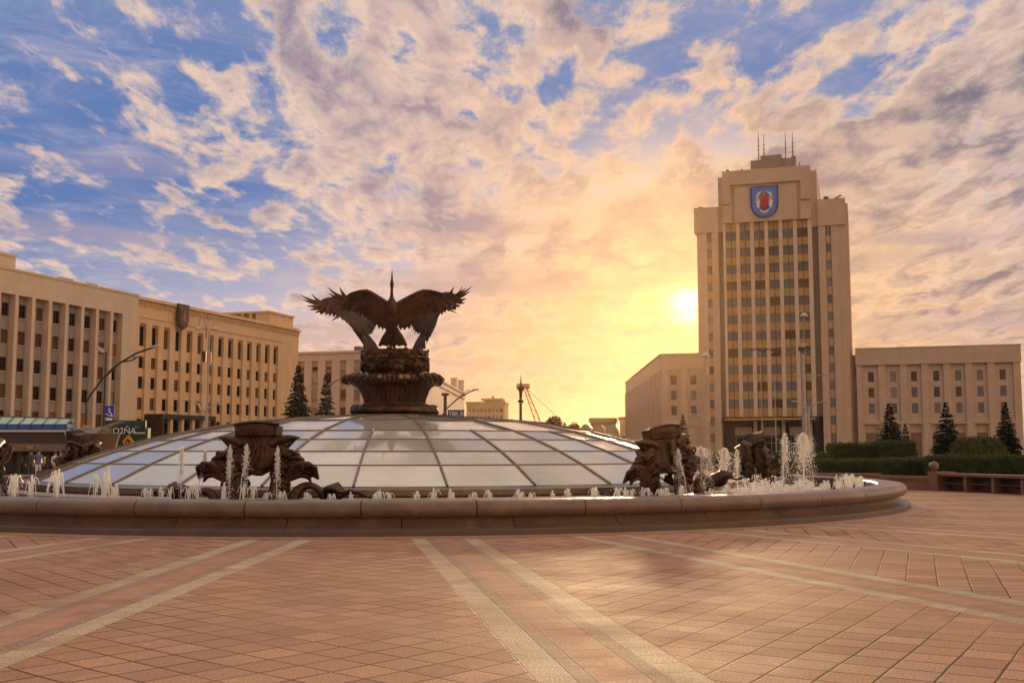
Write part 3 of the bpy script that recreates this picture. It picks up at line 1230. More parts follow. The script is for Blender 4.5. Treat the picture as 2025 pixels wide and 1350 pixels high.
for i in range(9000):
    t = r6.random()
    bx = 1452 + 175 * t + r6.gauss(0, 4)
    Y = 29.6 + 4.0 * t + r6.uniform(-1.0, 1.0)
    hmax = .70 * (sin(pi * min(1, .12 + .85 * t)) ** .5) * CL[int(t * 27)]
    z_ = .40 + hmax * r6.random() ** 1.7
    pnt = at(bx, 888, Y)
    spl.octa((pnt.x, Y, z_), r6.uniform(.004, .017))
o = spl.build('splash', SPRAY)
tag(o, 'white churning splash on the water at the foot of the golden jets', 'splash', kind='stuff')
# ------------------------------------------------------------------ buildings
def glass(name, c, rough=.08, spec=.7, var=.3):
    m, nt, p = new_mat(name)
    v = objco(nt)
    oi = nt.nodes.new('ShaderNodeObjectInfo')
    rn = X(nt, oi.outputs['Random'])
    lo = tuple(q * (1 - var) for q in c)
    hi = tuple(min(1, q * (1 + var)) for q in c)
    nt.links.new(mix(nt, rn, lo, hi), p.inputs['Base Color'])
    p.inputs['Roughness'].default_value = rough
    p.inputs['Specular IOR Level'].default_value = spec
    bump(nt, p, noise(nt, v, 1.5, 2, .5), .08, .05)
    return m


GL_DARK = glass('dark window glass', (.012, .011, .012), .10, .22)
GL_BLUE = glass('grey window glass', (.17, .165, .175), .12, .55)
GL_STRIP = glass('bronze tinted strip glass', (.20, .15, .11), .2, .4)
GL_PALE = glass('pale curtained glass', (.30, .25, .19), .18, .5)
GL_ORANGE = glass('painted sunset glass', (.42, .15, .035), .12, .6)  # sunset reflection put into the pane colour
GL_BROWN = glass('brown window glass', (.13, .065, .035), .14, .4)  # plain brown pane tone, varied per window
FR_DARK = mat('dark window frame', (.06, .045, .04), .5, .2)
FR_LIGHT = mat('pale window frame', (.40, .33, .27), .5, .2)
CONC = mat('grey beige stone cladding', (.55, .45, .345), .75, .10, .25, b=.15, bs=4, streak=.28, joints=(3.4, 1.3))
CONC_G = mat('shade-toned recess stone', (.27, .24, .215), .7, .12, .4, b=.1, bs=4, streak=.3)  # darker grey puts the shade of the bays into the stone colour
CONC_W = mat('warm stone cladding', (.62, .43, .265), .75, .09, .3, b=.12, bs=4, streak=.22, joints=(3.36, 1.3))
CONC_U = mat('tower stone cladding', (.57, .415, .30), .7, .08, .3, b=.10, bs=4, streak=.15, joints=(1.6, 1.18))
CONC_P = mat('pale pier stone', (.66, .51, .37), .7, .08, .4, b=.1, bs=4, streak=.12, joints=(9, 1.775))
CONC_L = mat('pale plaster', (.60, .47, .40), .8, .08, .3, b=.05, bs=4, streak=.2)
CONC_F = mat('distant facade', (.52, .36, .22), .8, .15, .3)
GOLD = mat('ochre spandrel panel', (.48, .305, .115), .35, .15, .6, spec=.6)
ROOFM = mat('roof felt', (.13, .10, .08), .8, .2, .6)
METAL = mat('grey metal', (.30, .27, .25), .45, .15, 2, metal=.4)
DARKM = mat('dark metal', (.045, .038, .036), .45, .2, 2, metal=.3)

wcache = {}


def window(par, cx, z0, w_, h_, y_, glassm, framem, nx=2, nz=1, name='window', depth=.06):
    key = (round(w_, 2), round(h_, 2), framem.name, nx, nz, name)
    if key not in wcache:
        mb = MB()
        b = min(.08, w_ * .08)
        mb.box(-w_ / 2, -w_ / 2 + b, -depth, .05, 0, h_)
        mb.box(w_ / 2 - b, w_ / 2, -depth, .05, 0, h_)
        mb.box(-w_ / 2 + b, w_ / 2 - b, -depth, .05, 0, b)
        mb.box(-w_ / 2 + b, w_ / 2 - b, -depth, .05, h_ - b, h_)
        iw = w_ - 2 * b
        for i in range(1, nx):
            x_ = -iw / 2 + iw * i / nx
            mb.box(x_ - b * .5, x_ + b * .5, -depth * .8, .04, b, h_ - b)
        for j in range(1, nz):
            zz = b + (h_ - 2 * b) * (j / nz if nz != 2 else .7)
            for i in range(nx):
                xa = -iw / 2 + iw * i / nx + (b * .5 if i else 0)
                xb = -iw / 2 + iw * (i + 1) / nx - (b * .5 if i < nx - 1 else 0)
                mb.box(xa, xb, -depth * .8, .04, zz - b * .4, zz + b * .4)
        wcache[key] = mb.mesh(name, framem)
    pk = (round(w_, 2), round(h_, 2), glassm.name)
    if pk not in wcache:
        wcache[pk] = MB().box(-w_ / 2 + .02, w_ / 2 - .02, -.012, .03, .02, h_ - .02).mesh('pane', glassm)
    o = link(name, wcache[key], par, (cx, y_, z0))
    link('pane', wcache[pk], o)
    return o


class Plane:
    """vertical facade plane through p0 along azimuth az (degrees clockwise from straight ahead)"""
    def __init__(self, p0, az):
        self.p0 = p0
        self.u = (sin(radians(az)), cos(radians(az)))
        self.rz = radians(90 - az)

    def uz(self, px, py):
        a, b = ray(px, py)
        D = a * (-self.u[1]) + self.u[0]
        t = (self.p0[0] * (-self.u[1]) + self.u[0] * self.p0[1]) / D
        return (a * self.p0[1] - self.p0[0]) / D, EYE + b * t


BR = random.Random(5)
# ---- long government building on the left: near block with deep fins
q = at(0, 888, 157)
PL = Plane((q.x, q.y), 18.6)
GP = Vector((q.x, q.y, 0))
nb = thing('office_block', 'grey beige stone office block with deep vertical fins at the left edge of the photo', 'building', GP, PL.rz)
W0 = MB()
W0b = MB()
UE = 29.4
RD = 1.4                                   # depth of the bays between the fins
W0.box(-16, UE, 0, 24, 24.0, 27.4)
W0.box(-16, UE, RD, 24, 0, 24.0)
W0.box(-16.1, UE + .12, -.12, 24, 27.4, 27.75)
fx = [PL.uz(p_, 760)[0] for p_ in (26.5, 60.5, 94, 127, 158.7, 188, 217)]
fx = [fx[0] - 3.42 * k_ for k_ in (4, 3, 2, 1)] + fx
for c in fx:
    W0.box(c - .33, c + .33, 0, RD, 0, 24.0)
end0 = PL.uz(238, 760)[0]
W0.box(end0, UE, 0, RD, 0, 24.0)
fl = [(20.85, 2.0), (16.9, 2.0), (12.95, 2.0), (9.05, 2.0), (5.2, 2.1), (1.4, 2.1)]
fl_sorted = sorted(fl)
cxs = []
for a_, b_ in zip(fx, fx[1:] + [end0 + .33]):
    lo, hi = a_ + .33, b_ - .33
    c = hi - .74
    cxs.append(c)
    hw = .68
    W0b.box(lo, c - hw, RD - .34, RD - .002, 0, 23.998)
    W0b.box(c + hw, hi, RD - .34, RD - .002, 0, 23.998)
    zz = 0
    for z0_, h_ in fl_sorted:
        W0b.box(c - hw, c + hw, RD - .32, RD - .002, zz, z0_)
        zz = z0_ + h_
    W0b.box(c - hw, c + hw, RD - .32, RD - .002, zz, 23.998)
    for z0_, h_ in fl:
        W0.box(c - hw - .1, c + hw + .1, RD - .46, RD - .342, z0_ - .14, z0_ - .02)
W0.build('wall', CONC, nb)
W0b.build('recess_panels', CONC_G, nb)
for c in cxs:
    for k_, (z0_, h_) in enumerate(fl):
        gm = BR.choice([GL_DARK, GL_DARK, GL_BROWN, GL_DARK, GL_ORANGE if k_ in (1, 2, 3, 4) else GL_DARK, GL_PALE if BR.random() < .2 else GL_BROWN])
        window(nb, c, z0_, 1.36, h_, RD - .12, gm, FR_DARK, 2, 2)
pent = MB()
pent.box(-16, 4.6, 3.0, 15, 27.75, 30.1)
pent.box(-16, 4.75, 2.85, 15, 30.1, 30.5)
pent.build('roof_storey', CONC, nb)
rf = MB()
for i in range(9):
    u_ = 6 + 2.6 * i
    rf.tube([(u_, 1.2, 27.75), (u_, 1.2, 28.35)], .02, 4)
rf.tube([(5, 1.2, 28.33), (28, 1.2, 28.33)], .018, 4)
rf.box(13.5, 16.5, 2.5, 4.5, 27.75, 28.5)
rf.box(21.0, 23.5, 3.5, 5.5, 27.75, 28.7)
rf.build('roof_railing', METAL, nb)

# ---- middle block with frieze
mbk = thing('frieze_office_block', 'warm stone office block with a carved frieze, between the finned block and the pale building', 'building', GP, PL.rz)
Y0 = .9
W1 = MB()
U0, U1 = UE + .004, 85.1
zt = 23.1
W1.box(U0, U1, Y0, 26, zt, 25.9)
W1.box(U0, U1, Y0 + .75, 26, 0, zt)
W1.box(U0, U1, Y0 - .05, 26, 25.9, 27.05)
W1.box(U0, U1 + .3, Y0 - .55, 26, 27.05, 27.3)
W1.box(U0, U1 + .1, Y0 + .1, 26, 27.3, 27.75)
W1.box(U0, 79.2, Y0 - .14, Y0 - .002, 24.15, 24.4)
mx_ = [32.08 + 3.364 * i for i in range(14)]
hw = .90
rows = [(19.3, 3.45), (15.5, 1.95), (12.0, 2.05), (8.4, 2.1), (4.9, 2.0), (1.2, 2.1)]
prev_ = U0
for c in mx_:
    W1.box(prev_, c - hw, Y0, Y0 + .75, 0, zt)
    prev_ = c + hw
    zz = 0
    for z0_, h_ in sorted(rows):
        W1.box(c - hw, c + hw, Y0 + .42, Y0 + .75, zz, z0_)
        zz = z0_ + h_
    W1.box(c - hw, c + hw, Y0 + .42, Y0 + .75, zz, zt)
W1.box(prev_, U1, Y0, Y0 + .75, 0, zt)
W1.build('wall', CONC_W, mbk)
fz = MB()
r8 = random.Random(2)
u_ = U0 + .2
i = 0
while u_ < U1 - .2:
    hgt = .42 + .10 * (i % 2)
    fz.box(u_, u_ + .36, Y0 - .27, Y0 - .052, 26.45, 26.45 + hgt)
    fz.ell((u_ + .2, Y0 - .10, 26.2), (.17, .16, .15), 8, 5)
    u_ += .62
    i += 1
fz.build('frieze', CONC_W, mbk)
for c in mx_:
    for k_, (z0_, h_) in enumerate(rows):
        gm = BR.choice([GL_DARK, GL_DARK, GL_DARK, GL_BROWN, GL_BROWN if k_ else GL_DARK])
        window(mbk, c, z0_, 2 * hw, h_, Y0 + .64, gm, FR_DARK, 2, 2 if h_ > 3 else 1)
pent = MB()
pent.box(75.0, 85.0, Y0 + 1.4, Y0 + 13.5, 27.75, 28.9)
pent.box(75.0, 85.0, Y0 + 1.4, Y0 + 4.5, 28.9, 30.1)
pent.box(76.0, 85.0, Y0 + 4.5, Y0 + 13.4, 28.9, 30.1)
pent.box(74.7, 85.25, Y0 + 1.1, Y0 + 13.8, 30.1, 30.5)
for i in range(4):
    pent.box(75.05, 75.6, Y0 + 5.5 + 2 * i, Y0 + 6.1 + 2 * i, 28.9, 30.1)
pent.build('roof_storey', CONC_W, mbk)
em = MB()
eu, ez = 42.2, 25.55
sh_o = [(-1.75, 2.1), (-1.45, 1.55), (-1.5, -.9), (-1.1, -1.9), (0, -2.5), (1.1, -1.9), (1.5, -.9), (1.45, 1.55), (1.75, 2.1)]
em.slab([(eu + a, ez + b) for a, b in sh_o], Y0 - 1.0, Y0 - .6)
em.slab([(eu + a * .78, ez - .1 + b * .78) for a, b in sh_o[1:-1]], Y0 - 1.12, Y0 - 1.0)
em.box(eu - .3, eu + .3, Y0 - .6, Y0 - .0, ez - 1, ez + 1)
emo = em.build('wall_emblem', mat('emblem bronze', (.085, .05, .035), .5, .2, 2), mbk)
ef = MB()
ef.slab([(eu - .5, ez - 1.0), (eu + .6, ez - 1.0), (eu + .35, ez + .2), (eu + .1, ez + 1.0), (eu - .1, ez + 1.05), (eu - .35, ez + .1)], Y0 - 1.2, Y0 - 1.12)
ef.build('emblem_figure', mat('emblem gilt', (.22, .12, .05), .45, .2, 2), emo)
po = MB()
po.box(33.2, 49.2, Y0 - 3.6, Y0 - .004, 6.9, 7.7)
for u_ in (33.2, 48.5):
    po.box(u_, u_ + .7, Y0 - 3.6, Y0 - 2.9, 0, 6.9)
po.box(33.2, 33.8, Y0 - 2.9, Y0 - .004, 0, 6.9)
pob = po.build('portico', DARKM, mbk)
for i in range(4):
    pl_ = MB()
    u_ = 36.2 + 3.2 * i
    pl_.box(u_ - .35, u_ + .35, Y0 - 3.4, Y0 - 2.8, 0, 6.9)
    pl_.build('pillar', CONC_W, pob)
dk = MB()
for i in range(5):
    dk.box(34.2 + 3.0 * i, 36.4 + 3.0 * i, Y0 - .20, Y0 - .006, .0, 6.3)
dk.build('portico_doors', GL_DARK, pob)

# ---- pale building behind the monument, its long side running down the street
q = at(578, 888, 258)
PW = Plane((q.x, q.y), 107.7)
wb = thing('plaster_building', 'pale pink plaster building directly behind the bronze monument, long side running down the street', 'building', (q.x, q.y, 0), PW.rz)
cw, _ = PW.uz(767, 700)
W2 = MB()
zr = 24.3
far = at(918, 888, 454)
# local coordinates of the far street corner
M_inv = Matrix.Rotation(-PW.rz, 3, 'Z')
fl_ = M_inv @ Vector((far.x - q.x, far.y - q.y, 0))
ne = M_inv @ (Vector(PW.u + (0,)) * 0) + Vector((cw, 0, 0))
foot = [(0, 0), (cw, 0), (fl_.x, fl_.y), (fl_.x - 30, fl_.y + 8), (0, 60)]
W2.prism([(a, b + .45 if i_ == 0 else b) for i_, (a, b) in enumerate([(0, .0), (cw, .45), (fl_.x, fl_.y), (fl_.x - 30, fl_.y + 8), (0, 60)])], 0, zr - 2.2)
ctr = Vector((cw * .5, 40))
W2.prism([(-.35, -.35), (cw + .35, -.35), (fl_.x + .5, fl_.y), (fl_.x - 30, fl_.y + 8.4), (-.35, 60)], zr - 2.2, zr - .5)
W2.prism([(-.8, -.8), (cw + .8, -.8), (fl_.x + 1.0, fl_.y), (fl_.x - 30, fl_.y + 9), (-.8, 60)], zr - .5, zr)
xs_w = [PW.uz(p_, 760)[0] for p_ in (596, 623, 650, 679, 707, 735, 760)]
prevx = -.3
for c in xs_w:
    W2.box(prevx, c - .85, -.28, .447, 0, zr - 2.2)
    prevx = c + .85
W2.box(prevx, cw, -.28, .447, 0, zr - 2.2)
W2.build('wall', CONC_L, wb)
for c in xs_w:
    for (ya, yb) in ((724, 732), (736, 757), (770, 790), (805, 826)):
        za, zb = PW.uz(650, ya)[1], PW.uz(650, yb)[1]
        window(wb, c, zb, 1.5, za - zb, .0, BR.choice([GL_DARK, GL_BROWN, GL_PALE]), FR_LIGHT, 1, 1)
dv = Vector((fl_.x - cw, fl_.y, 0))
for i in range(14):
    t = .05 + .9 * i / 14
    for z0_ in (4, 9, 14):
        mwin = MB()
        e = dv.normalized()
        nrm = Vector((e.y, -e.x, 0))
        c0 = Vector((cw, 0, 0)) + dv * t
        a_ = c0 - e * 1.5 + nrm * .02
        b_ = c0 + e * 1.5 + nrm * .02
        mwin.prism([(a_.x, a_.y), (b_.x, b_.y), (b_.x - nrm.x * .1, b_.y - nrm.y * .1), (a_.x - nrm.x * .1, a_.y - nrm.y * .1)][::-1], z0_, z0_ + 2.4)
        mwin.build('street_window', GL_BROWN, wb)
for px_ in (897, 911):
    ch = MB()
    c_ = at(px_, 888, 425 + px_ - 897)
    l_ = M_inv @ Vector((c_.x - q.x, c_.y - q.y, 0))
    ch.box(l_.x - .9, l_.x + .9, l_.y - 1, l_.y + 1, zr, zr + 4.4)
    ch.box(l_.x - 1.1, l_.x + 1.1, l_.y - 1.2, l_.y + 1.2, zr + 4.4, zr + 4.8)
    ch.build('chimney', CONC_L, wb)
MB().box(14.5, 16, 2, 4, zr, zr + 1.2).build('roof_box', ROOFM, wb)
MB().box(cw - 6, cw - 5, 2, 4, zr, zr + 1.0).build('roof_box', ROOFM, wb)

# ---- far apartment house
q = at(922, 888, 520)
PA = Plane((q.x, q.y), 96)
ab = thing('apartment_house', 'distant apartment house with a flat raised roof slab, between the pale building and the crane', 'building', (q.x, q.y, 0), PA.rz)
L_ = PA.uz(998, 850)[0]
zt_ = PA.uz(960, 797)[1]
W3 = MB()
W3.box(0, L_, 0, 16, 0, zt_)
W3.box(-.4, L_ + .4, -.4, 16.2, zt_, zt_ + .7)
ua, ub = PA.uz(951, 800)[0], PA.uz(993, 800)[0]
zp = PA.uz(970, 787)[1]
W3.box(ua + 2, ub - 2, 3, 12, zt_ + .7, zp - 1.0)
W3.box(ua, ub, 1, 14, zp - 1.0, zp)
W3.box((ua + ub) / 2 - .6, (ua + ub) / 2 + .6, 5, 7, zp, zp + 1.3)
W3.build('wall', CONC_F, ab)
for i in range(9):
    for j in range(6):
        window(ab, 1.6 + i * (L_ - 3.2) / 8, 2.2 + j * (zt_ - 3.0) / 6, 1.3, 1.7, -.03, BR.choice([GL_BLUE, GL_BROWN, GL_BLUE]), FR_LIGHT, 1, 1)

# ---- university tower
q = at(1372, 888, 233)
PT = Plane((q.x, q.y), 107.7)
TP = Vector((q.x, q.y, 0))
tw = thing('office_tower', 'tall stepped stone tower with blue crest and six window bays beside the sun', 'building', TP, PT.rz)
T = MB()
D = 25.0
T.box(1.3, 5.9, .5, D, 0, 47.7)                 # left shoulder
T.box(.8, 5.95, 0, D, 47.7, 53.15)
T.box(2.1, 3.5, .2, .498, 0, 47.7)
T.box(4.45, 5.9, .2, .498, 0, 47.7)
T.box(26.4, 31.9, .5, D, 0, 47.7)               # right shoulder
T.box(26.35, 31.9, 0, D, 47.7, 53.25)
T.box(26.4, 27.8, .2, .498, 0, 47.7)
T.box(28.95, 30.4, .2, .498, 0, 47.7)
T.box(31.9, 32.35, 2.5, 8.0, 0, 52.7)
T.box(31.9, 32.35, 12.0, 20.0, 0, 52.7)
T.box(5.95, 26.35, 1.4, D, 8.4, 47.7)           # core behind the bays
T.box(5.95, 26.35, .6, D - 2, 47.7, 59.6)
T.box(6.97, 25.15, -.2, .597, 49.3, 60.5)
T.box(6.97, 25.15, .6, D - 6, 59.6, 60.5)
T.slab([(9.5, 49.3), (22.3, 49.3), (22.3, 56.7), (9.5, 56.7)], -.75, -.202)
T.slab([(7.0, 53.4), (8.7, 53.4), (8.7, 57.4), (23.1, 57.4), (23.1, 53.4), (25.1, 53.4), (25.1, 60.48), (7.0, 60.48)], -.75, -.202)
T.slab([(7.0, 49.3), (8.9, 49.3), (8.9, 53.0), (7.0, 53.0)], -.6, -.202)
T.slab([(22.9, 49.3), (25.1, 49.3), (25.1, 53.0), (22.9, 53.0)], -.6, -.202)
bx0, pitch, bw = 7.5, 2.93, 2.15
xs_t = [bx0 + pitch * i for i in range(6)]
edges = [6.95] + [x_ + bw for x_ in xs_t]
starts = xs_t + [25.15]
piers = []
for a_, b_ in zip(edges, starts):
    piers.append((a_, b_))
T.build('wall', CONC_U, tw)
for a_, b_ in piers:
    MB().box(a_, b_, -.25, 1.398, 8.4, 49.298).build('pier', CONC_P, tw)
zw = [47.56 - 3.55 * k_ for k_ in range(11)]
sp = MB()
for x_ in xs_t:
    seq = [(49.3, zw[0])] + [(zw[k_] - 1.85, zw[k_ + 1]) for k_ in range(10)] + [(zw[10] - 1.85, 8.4)]
    for zt2, zb2 in seq:
        sm = MB()
        for i in range(2):
            xa = x_ + i * bw / 2 + .035
            xb = x_ + (i + 1) * bw / 2 - .035
            sm.box(xa, xb, .42, .52, zb2 + .06, zt2 - .06)
        sm.box(x_, x_ + bw, .52, .6, zb2, zt2)
        sm.build('spandrel_panel', GOLD, tw)
    for z_ in zw:
        window(tw, x_ + bw / 2, z_ - 1.85, bw, 1.85, .52, BR.choice([GL_BLUE] * 7 + [GL_BROWN, GL_PALE]), FR_DARK, 2, 2)
    mu = MB().box(x_ + bw / 2 - .05, x_ + bw / 2 + .05, .28, .418, 8.4, 49.3)
    mu.build('mullion', DARKM, tw)
OCHRE = mat('ochre stone', (.48, .30, .16), .6, .12, .6)
for cx_ in (3.975, 28.375):
    zc = [47.56 - 3.55 * k_ for k_ in range(13)]
    zz = 47.7
    for z_ in zc + [0.0]:
        MB().box(cx_ - .474, cx_ + .474, .3, .49, z_, zz).build('narrow_spandrel', OCHRE, tw)
        zz = z_ - 1.85
    for z_ in zc:
        window(tw, cx_, z_ - 1.85, .92, 1.85, .43, BR.choice([GL_BLUE, GL_BLUE, GL_PALE if BR.random() < .3 else GL_BLUE]), FR_DARK, 1, 2, name='narrow_window')
for x0_, x1_ in ((5.952, 6.948), (25.152, 26.35)):
    st_ = MB()
    st_.box(x0_, x1_, .9, 1.398, 8.4, 47.7)
    for k_ in range(12):
        st_.box(x0_, x1_, .84, .898, 8.6 + 3.55 * k_, 8.9 + 3.55 * k_)
    st_.build('glazed_strip', GL_STRIP, tw)
# entrance
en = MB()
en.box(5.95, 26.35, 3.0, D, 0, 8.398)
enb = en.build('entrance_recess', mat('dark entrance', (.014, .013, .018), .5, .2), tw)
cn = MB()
cn.box(6.2, 25.6, -1.6, 1.39, 7.55, 8.25)
cno = cn.build('entrance_canopy', DARKM, tw)
gd = MB()
r9 = random.Random(4)
u_ = 6.9
while u_ < 24.8:
    w2 = r9.uniform(.25, .5)
    gd.box(u_, u_ + w2, -1.72, -1.602, 7.7, 8.0 + r9.uniform(0, .12))
    u_ += w2 + .12
gd.build('canopy_lettering', mat('gilt', (.62, .40, .14), .35, .2, metal=.5), cno)
for x_ in (8.3, 14.0, 19.5):
    MB().box(x_, x_ + 3.6, 2.6, 2.99, 4.6, 6.3).build('entrance_sign_panel', mat('beige panel', (.42, .34, .25), .6, .1), tw)
    window(tw, x_ + 1.8, .1, 3.2, 4.2, 2.9, GL_DARK, FR_LIGHT, 2, 2, name='entrance_door')
for x_ in (12.7, 18.4, 23.8):
    MB().box(x_ - .35, x_ + .35, 1.0, 1.8, 0, 7.54).build('entrance_pillar', CONC_U, tw)
# roof box, masts
rbx = MB()
rbx.box(12.4, 21.8, 6, 16, 60.5, 64.1)
rbx.box(14.6, 19.0, 5.5, 9, 60.5, 64.9)
rbx.box(21.0, 21.9, 7, 10, 64.1, 64.7)
rbx.build('roof_plant_room', mat('grey render', (.26, .22, .18), .8, .15, .8), tw)
for px_, pt_, yy in ((1488, 256, 8), (1500, 266, 7), (1543, 260, 8), (1557, 257, 9)):
    u_, z_ = PT.uz(px_, pt_)
    an = MB()
    an.tube([(u_ + .5, yy, 60.5), (u_ + .5, yy, z_ - 1.5), (u_ + .5, yy, z_ + 2.0)], [.14, .12, .05], 5)
    for k_ in range(3):
        an.tube([(u_ + .1, yy, z_ - 2.4 + k_), (u_ + .9, yy, z_ - 2.4 + k_)], .04, 4)
    an.build('mast', mat('red mast', (.30, .10, .07), .5, .2), tw)
cl_ = MB()
cl_.box(1.5, 2.3, 2, 3, 53.15, 53.8)
cl_.box(3.0, 4.4, 3, 5, 53.15, 53.7)
cl_.box(27.6, 28.6, 1, 3, 53.25, 54.0)
cl_.tube([(29, 2, 53.3), (30, 2, 53.7), (31.2, 1.5, 54.2)], .16, 5)
cl_.tube([(8, 1, 60.5), (8, 1, 61.2)], .3, 6)
cl_.tube([(11, 1, 60.5), (11, 1, 61.1)], .2, 6)
cl_.tube([(23, 1, 60.5), (23, 1, 61.8)], .1, 6)
cl_.build('roof_vents', ROOFM, tw)
# crest on the tower
BLUE_R = mat('crest dark blue', (.015, .05, .30), .35, .2, .6)
BLUE_F = mat('crest blue', (.06, .19, .60), .3, .15, .6)
cu, cz = 15.75, 53.25


def shieldpts(hw_, top_, bot_, n_=8):
    pts = [(-hw_, top_)]
    ym = bot_ + (top_ - bot_) * .42
    for i in range(n_ * 2 + 1):
        a = pi + pi * i / (n_ * 2)
        pts.append((hw_ * cos(a), ym + (ym - bot_) * sin(a)))
    pts.append((hw_, top_))
    return [(cu + a, cz + b) for a, b in pts]


crest = MB().slab(shieldpts(2.85, 3.45, -3.35), -1.1, -.622).build('crest', BLUE_R, tw)
MB().slab(shieldpts(2.5, 3.12, -2.95), -1.18, -1.1).build('crest_field', BLUE_F, crest)


def blob(nm, pts, y0_, c_):
    MB().slab([(cu + a, cz + b) for a, b in pts], y0_, y0_ + .1).build(nm, c_, crest)


WHT = mat('crest white', (.80, .76, .70), .5, .15)
RED = mat('crest red', (.50, .02, .03), .45, .2)
MAR = mat('crest maroon', (.13, .03, .045), .5, .2)
ORG = mat('crest orange', (.62, .24, .05), .5, .2)
PNK = mat('crest pink', (.60, .34, .26), .5, .2)


def blobr(cx_, cz_, rx_, rz_, n_=12, tilt=0.0, wav=0.0):
    out = []
    for i in range(n_):
        a = 2 * pi * i / n_
        k_ = 1 + wav * cos(5 * a)
        x_, z_ = rx_ * cos(a) * k_, rz_ * sin(a) * k_
        out.append((cx_ + x_ * cos(tilt) - z_ * sin(tilt), cz_ + x_ * sin(tilt) + z_ * cos(tilt)))
    return out


blob('crest_mantle', blobr(0, 0.1, .85, 1.35), -1.29, RED)
blob('crest_mantle', blobr(0.1, -1.1, .80, .95), -1.285, MAR)
for s in (-1, 1):
    blob('crest_supporter', blobr(s * 1.35, .1, .36, 1.5, 14, s * -.08, .12), -1.30, WHT)
    blob('crest_supporter', blobr(s * 1.55, .75, .34, .55, 12, 0, .1), -1.305, PNK if s < 0 else ORG)
    blob('crest_wreath', blobr(s * 1.15, 1.75, .62, .20, 12, s * -.75, .1), -1.30, WHT)
    blob('crest_wreath', blobr(s * .45, 2.2, .42, .15, 12, s * -.25), -1.30, PNK)
blob('crest_star', blobr(0, 1.75, .42, .38, 10, 0, .2), -1.30, RED)
blob('crest_star', blobr(0, 1.75, .2, .18, 10, 0, .2), -1.33, ORG)
blob('crest_ribbon', [(-.95, -1.75), (-.75, -1.95), (-.2, -2.3), (.2, -2.3), (.75, -1.95), (1.0, -1.6), (.85, -1.5), (.5, -1.75), (.1, -1.95), (-.2, -1.95), (-.6, -1.75), (-.8, -1.55)], -1.30, WHT)

# ---- right wing
rw = thing('office_wing', 'stone wing with flat pilasters and three window rows right of the tower', 'building', TP, PT.rz)
Wr = MB()
xr0, xr1 = 33.1, 63.75
ya_ = 1.2
Wr.box(xr0, xr1, ya_ + .7, 20, 0, 18.7)
Wr.box(xr0 - .1, xr1 + .15, ya_ - .25, 20, 18.7, 22.0)
Wr.box(xr0 - .1, xr1 + .25, ya_ - .35, 20, 22.0, 22.2)
Wr.box(32.35, xr0 - .1, 3.5, 20, 0, 21.0)
cs = [PT.uz(p_, 760)[0] + .1 for p_ in (1721.8, 1765.9, 1807.5, 1852, 1895.6, 1939, 1984.5)]
rz_ = [(15.3, 2.0), (12.1, 2.0), (8.9, 2.0)]
pb = [xr0] + [(a_ + b_) / 2 for a_, b_ in zip(cs, cs[1:])] + [xr1]
for i, c in enumerate(pb):
    a_, b_ = c - .68, c + .68
    if i == 0:
        a_, b_ = xr0, xr0 + 1.1
    if i == len(pb) - 1:
        a_, b_ = xr1 - 1.3, xr1
    Wr.box(a_, b_, ya_, ya_ + .698, 0, 18.698)
for i, c in enumerate(cs):
    lo = pb[i] + (.68 if i else 1.1)
    hi = pb[i + 1] - (.68 if i < 6 else 1.3)
    Wr.box(lo, c - .56, ya_ + .45, ya_ + .698, 7.2, 18.2)
    Wr.box(c + .56, hi, ya_ + .45, ya_ + .698, 7.2, 18.2)
    zz = 7.2
    for z0_, h_ in sorted(rz_):
        Wr.box(c - .56, c + .56, ya_ + .45, ya_ + .698, zz, z0_)
        zz = z0_ + h_
    Wr.box(c - .56, c + .56, ya_ + .45, ya_ + .698, zz, 18.2)
    Wr.box(lo, hi, ya_ - .12, ya_ + .698, 6.75, 7.2)
    Wr.box(lo, lo + .35, ya_ + .25, ya_ + .698, 0, 6.75)
    Wr.box(hi - .35, hi, ya_ + .25, ya_ + .698, 0, 6.75)
Wr.build('wall', CONC_U, rw)
for i, c in enumerate(cs):
    for k_, (z0_, h_) in enumerate(rz_):
        window(rw, c, z0_, 1.12, h_, ya_ + .6, GL_PALE if (i in (1,) and k_ < 2) else BR.choice([GL_BLUE, GL_BLUE, GL_BROWN]), FR_DARK, 2, 2)
    lo = pb[i] + (.68 if i else 1.1)
    hi = pb[i + 1] - (.68 if i < 6 else 1.3)
    MB().box(lo + .352, hi - .352, ya_ + .5, ya_ + .69, 0, 5.0).build('ground_floor_panel', mat('brown panel', (.22, .13, .085), .6, .2) if i == 0 else bpy.data.materials['brown panel'], rw)

# ---- left wing running back along the street
lw = thing('office_wing', 'low golden stone wing at the left foot of the tower, under the sun', 'building', (0, 0, 0))
A = at(1310, 888, 237)
B = at(1240, 888, 338)
u13 = PT.uz(1310, 760)[0]
ux = Vector((PT.u[0], PT.u[1], 0))
Aw = TP + ux * u13
Ew = TP + ux * 1.28
inn = Vector((-PT.u[1], PT.u[0], 0))
if inn.y < 0:
    inn = -inn
Aw += inn * 1.0
Ew += inn * 1.0
Wl = MB()
Bv = Vector((B.x, B.y, 0))
foot = [(Aw.x, Aw.y), (Ew.x, Ew.y), (Ew.x + 30, Ew.y + 110), (Bv.x, Bv.y)]
Wl.prism(foot, 0, 18.6)
ed = (Bv - Aw)
el_ = ed.length
e = ed / el_
no = Vector((-e.y, e.x, 0))
if no.x > 0:
    no = -no
fo2 = [(Aw + no * .3 - inn * .3), (Ew - inn * .3), (Ew + Vector((30, 110, 0))), (Bv + no * .3)]
Wl.prism([(v_.x, v_.y) for v_ in fo2], 18.6, 21.8)
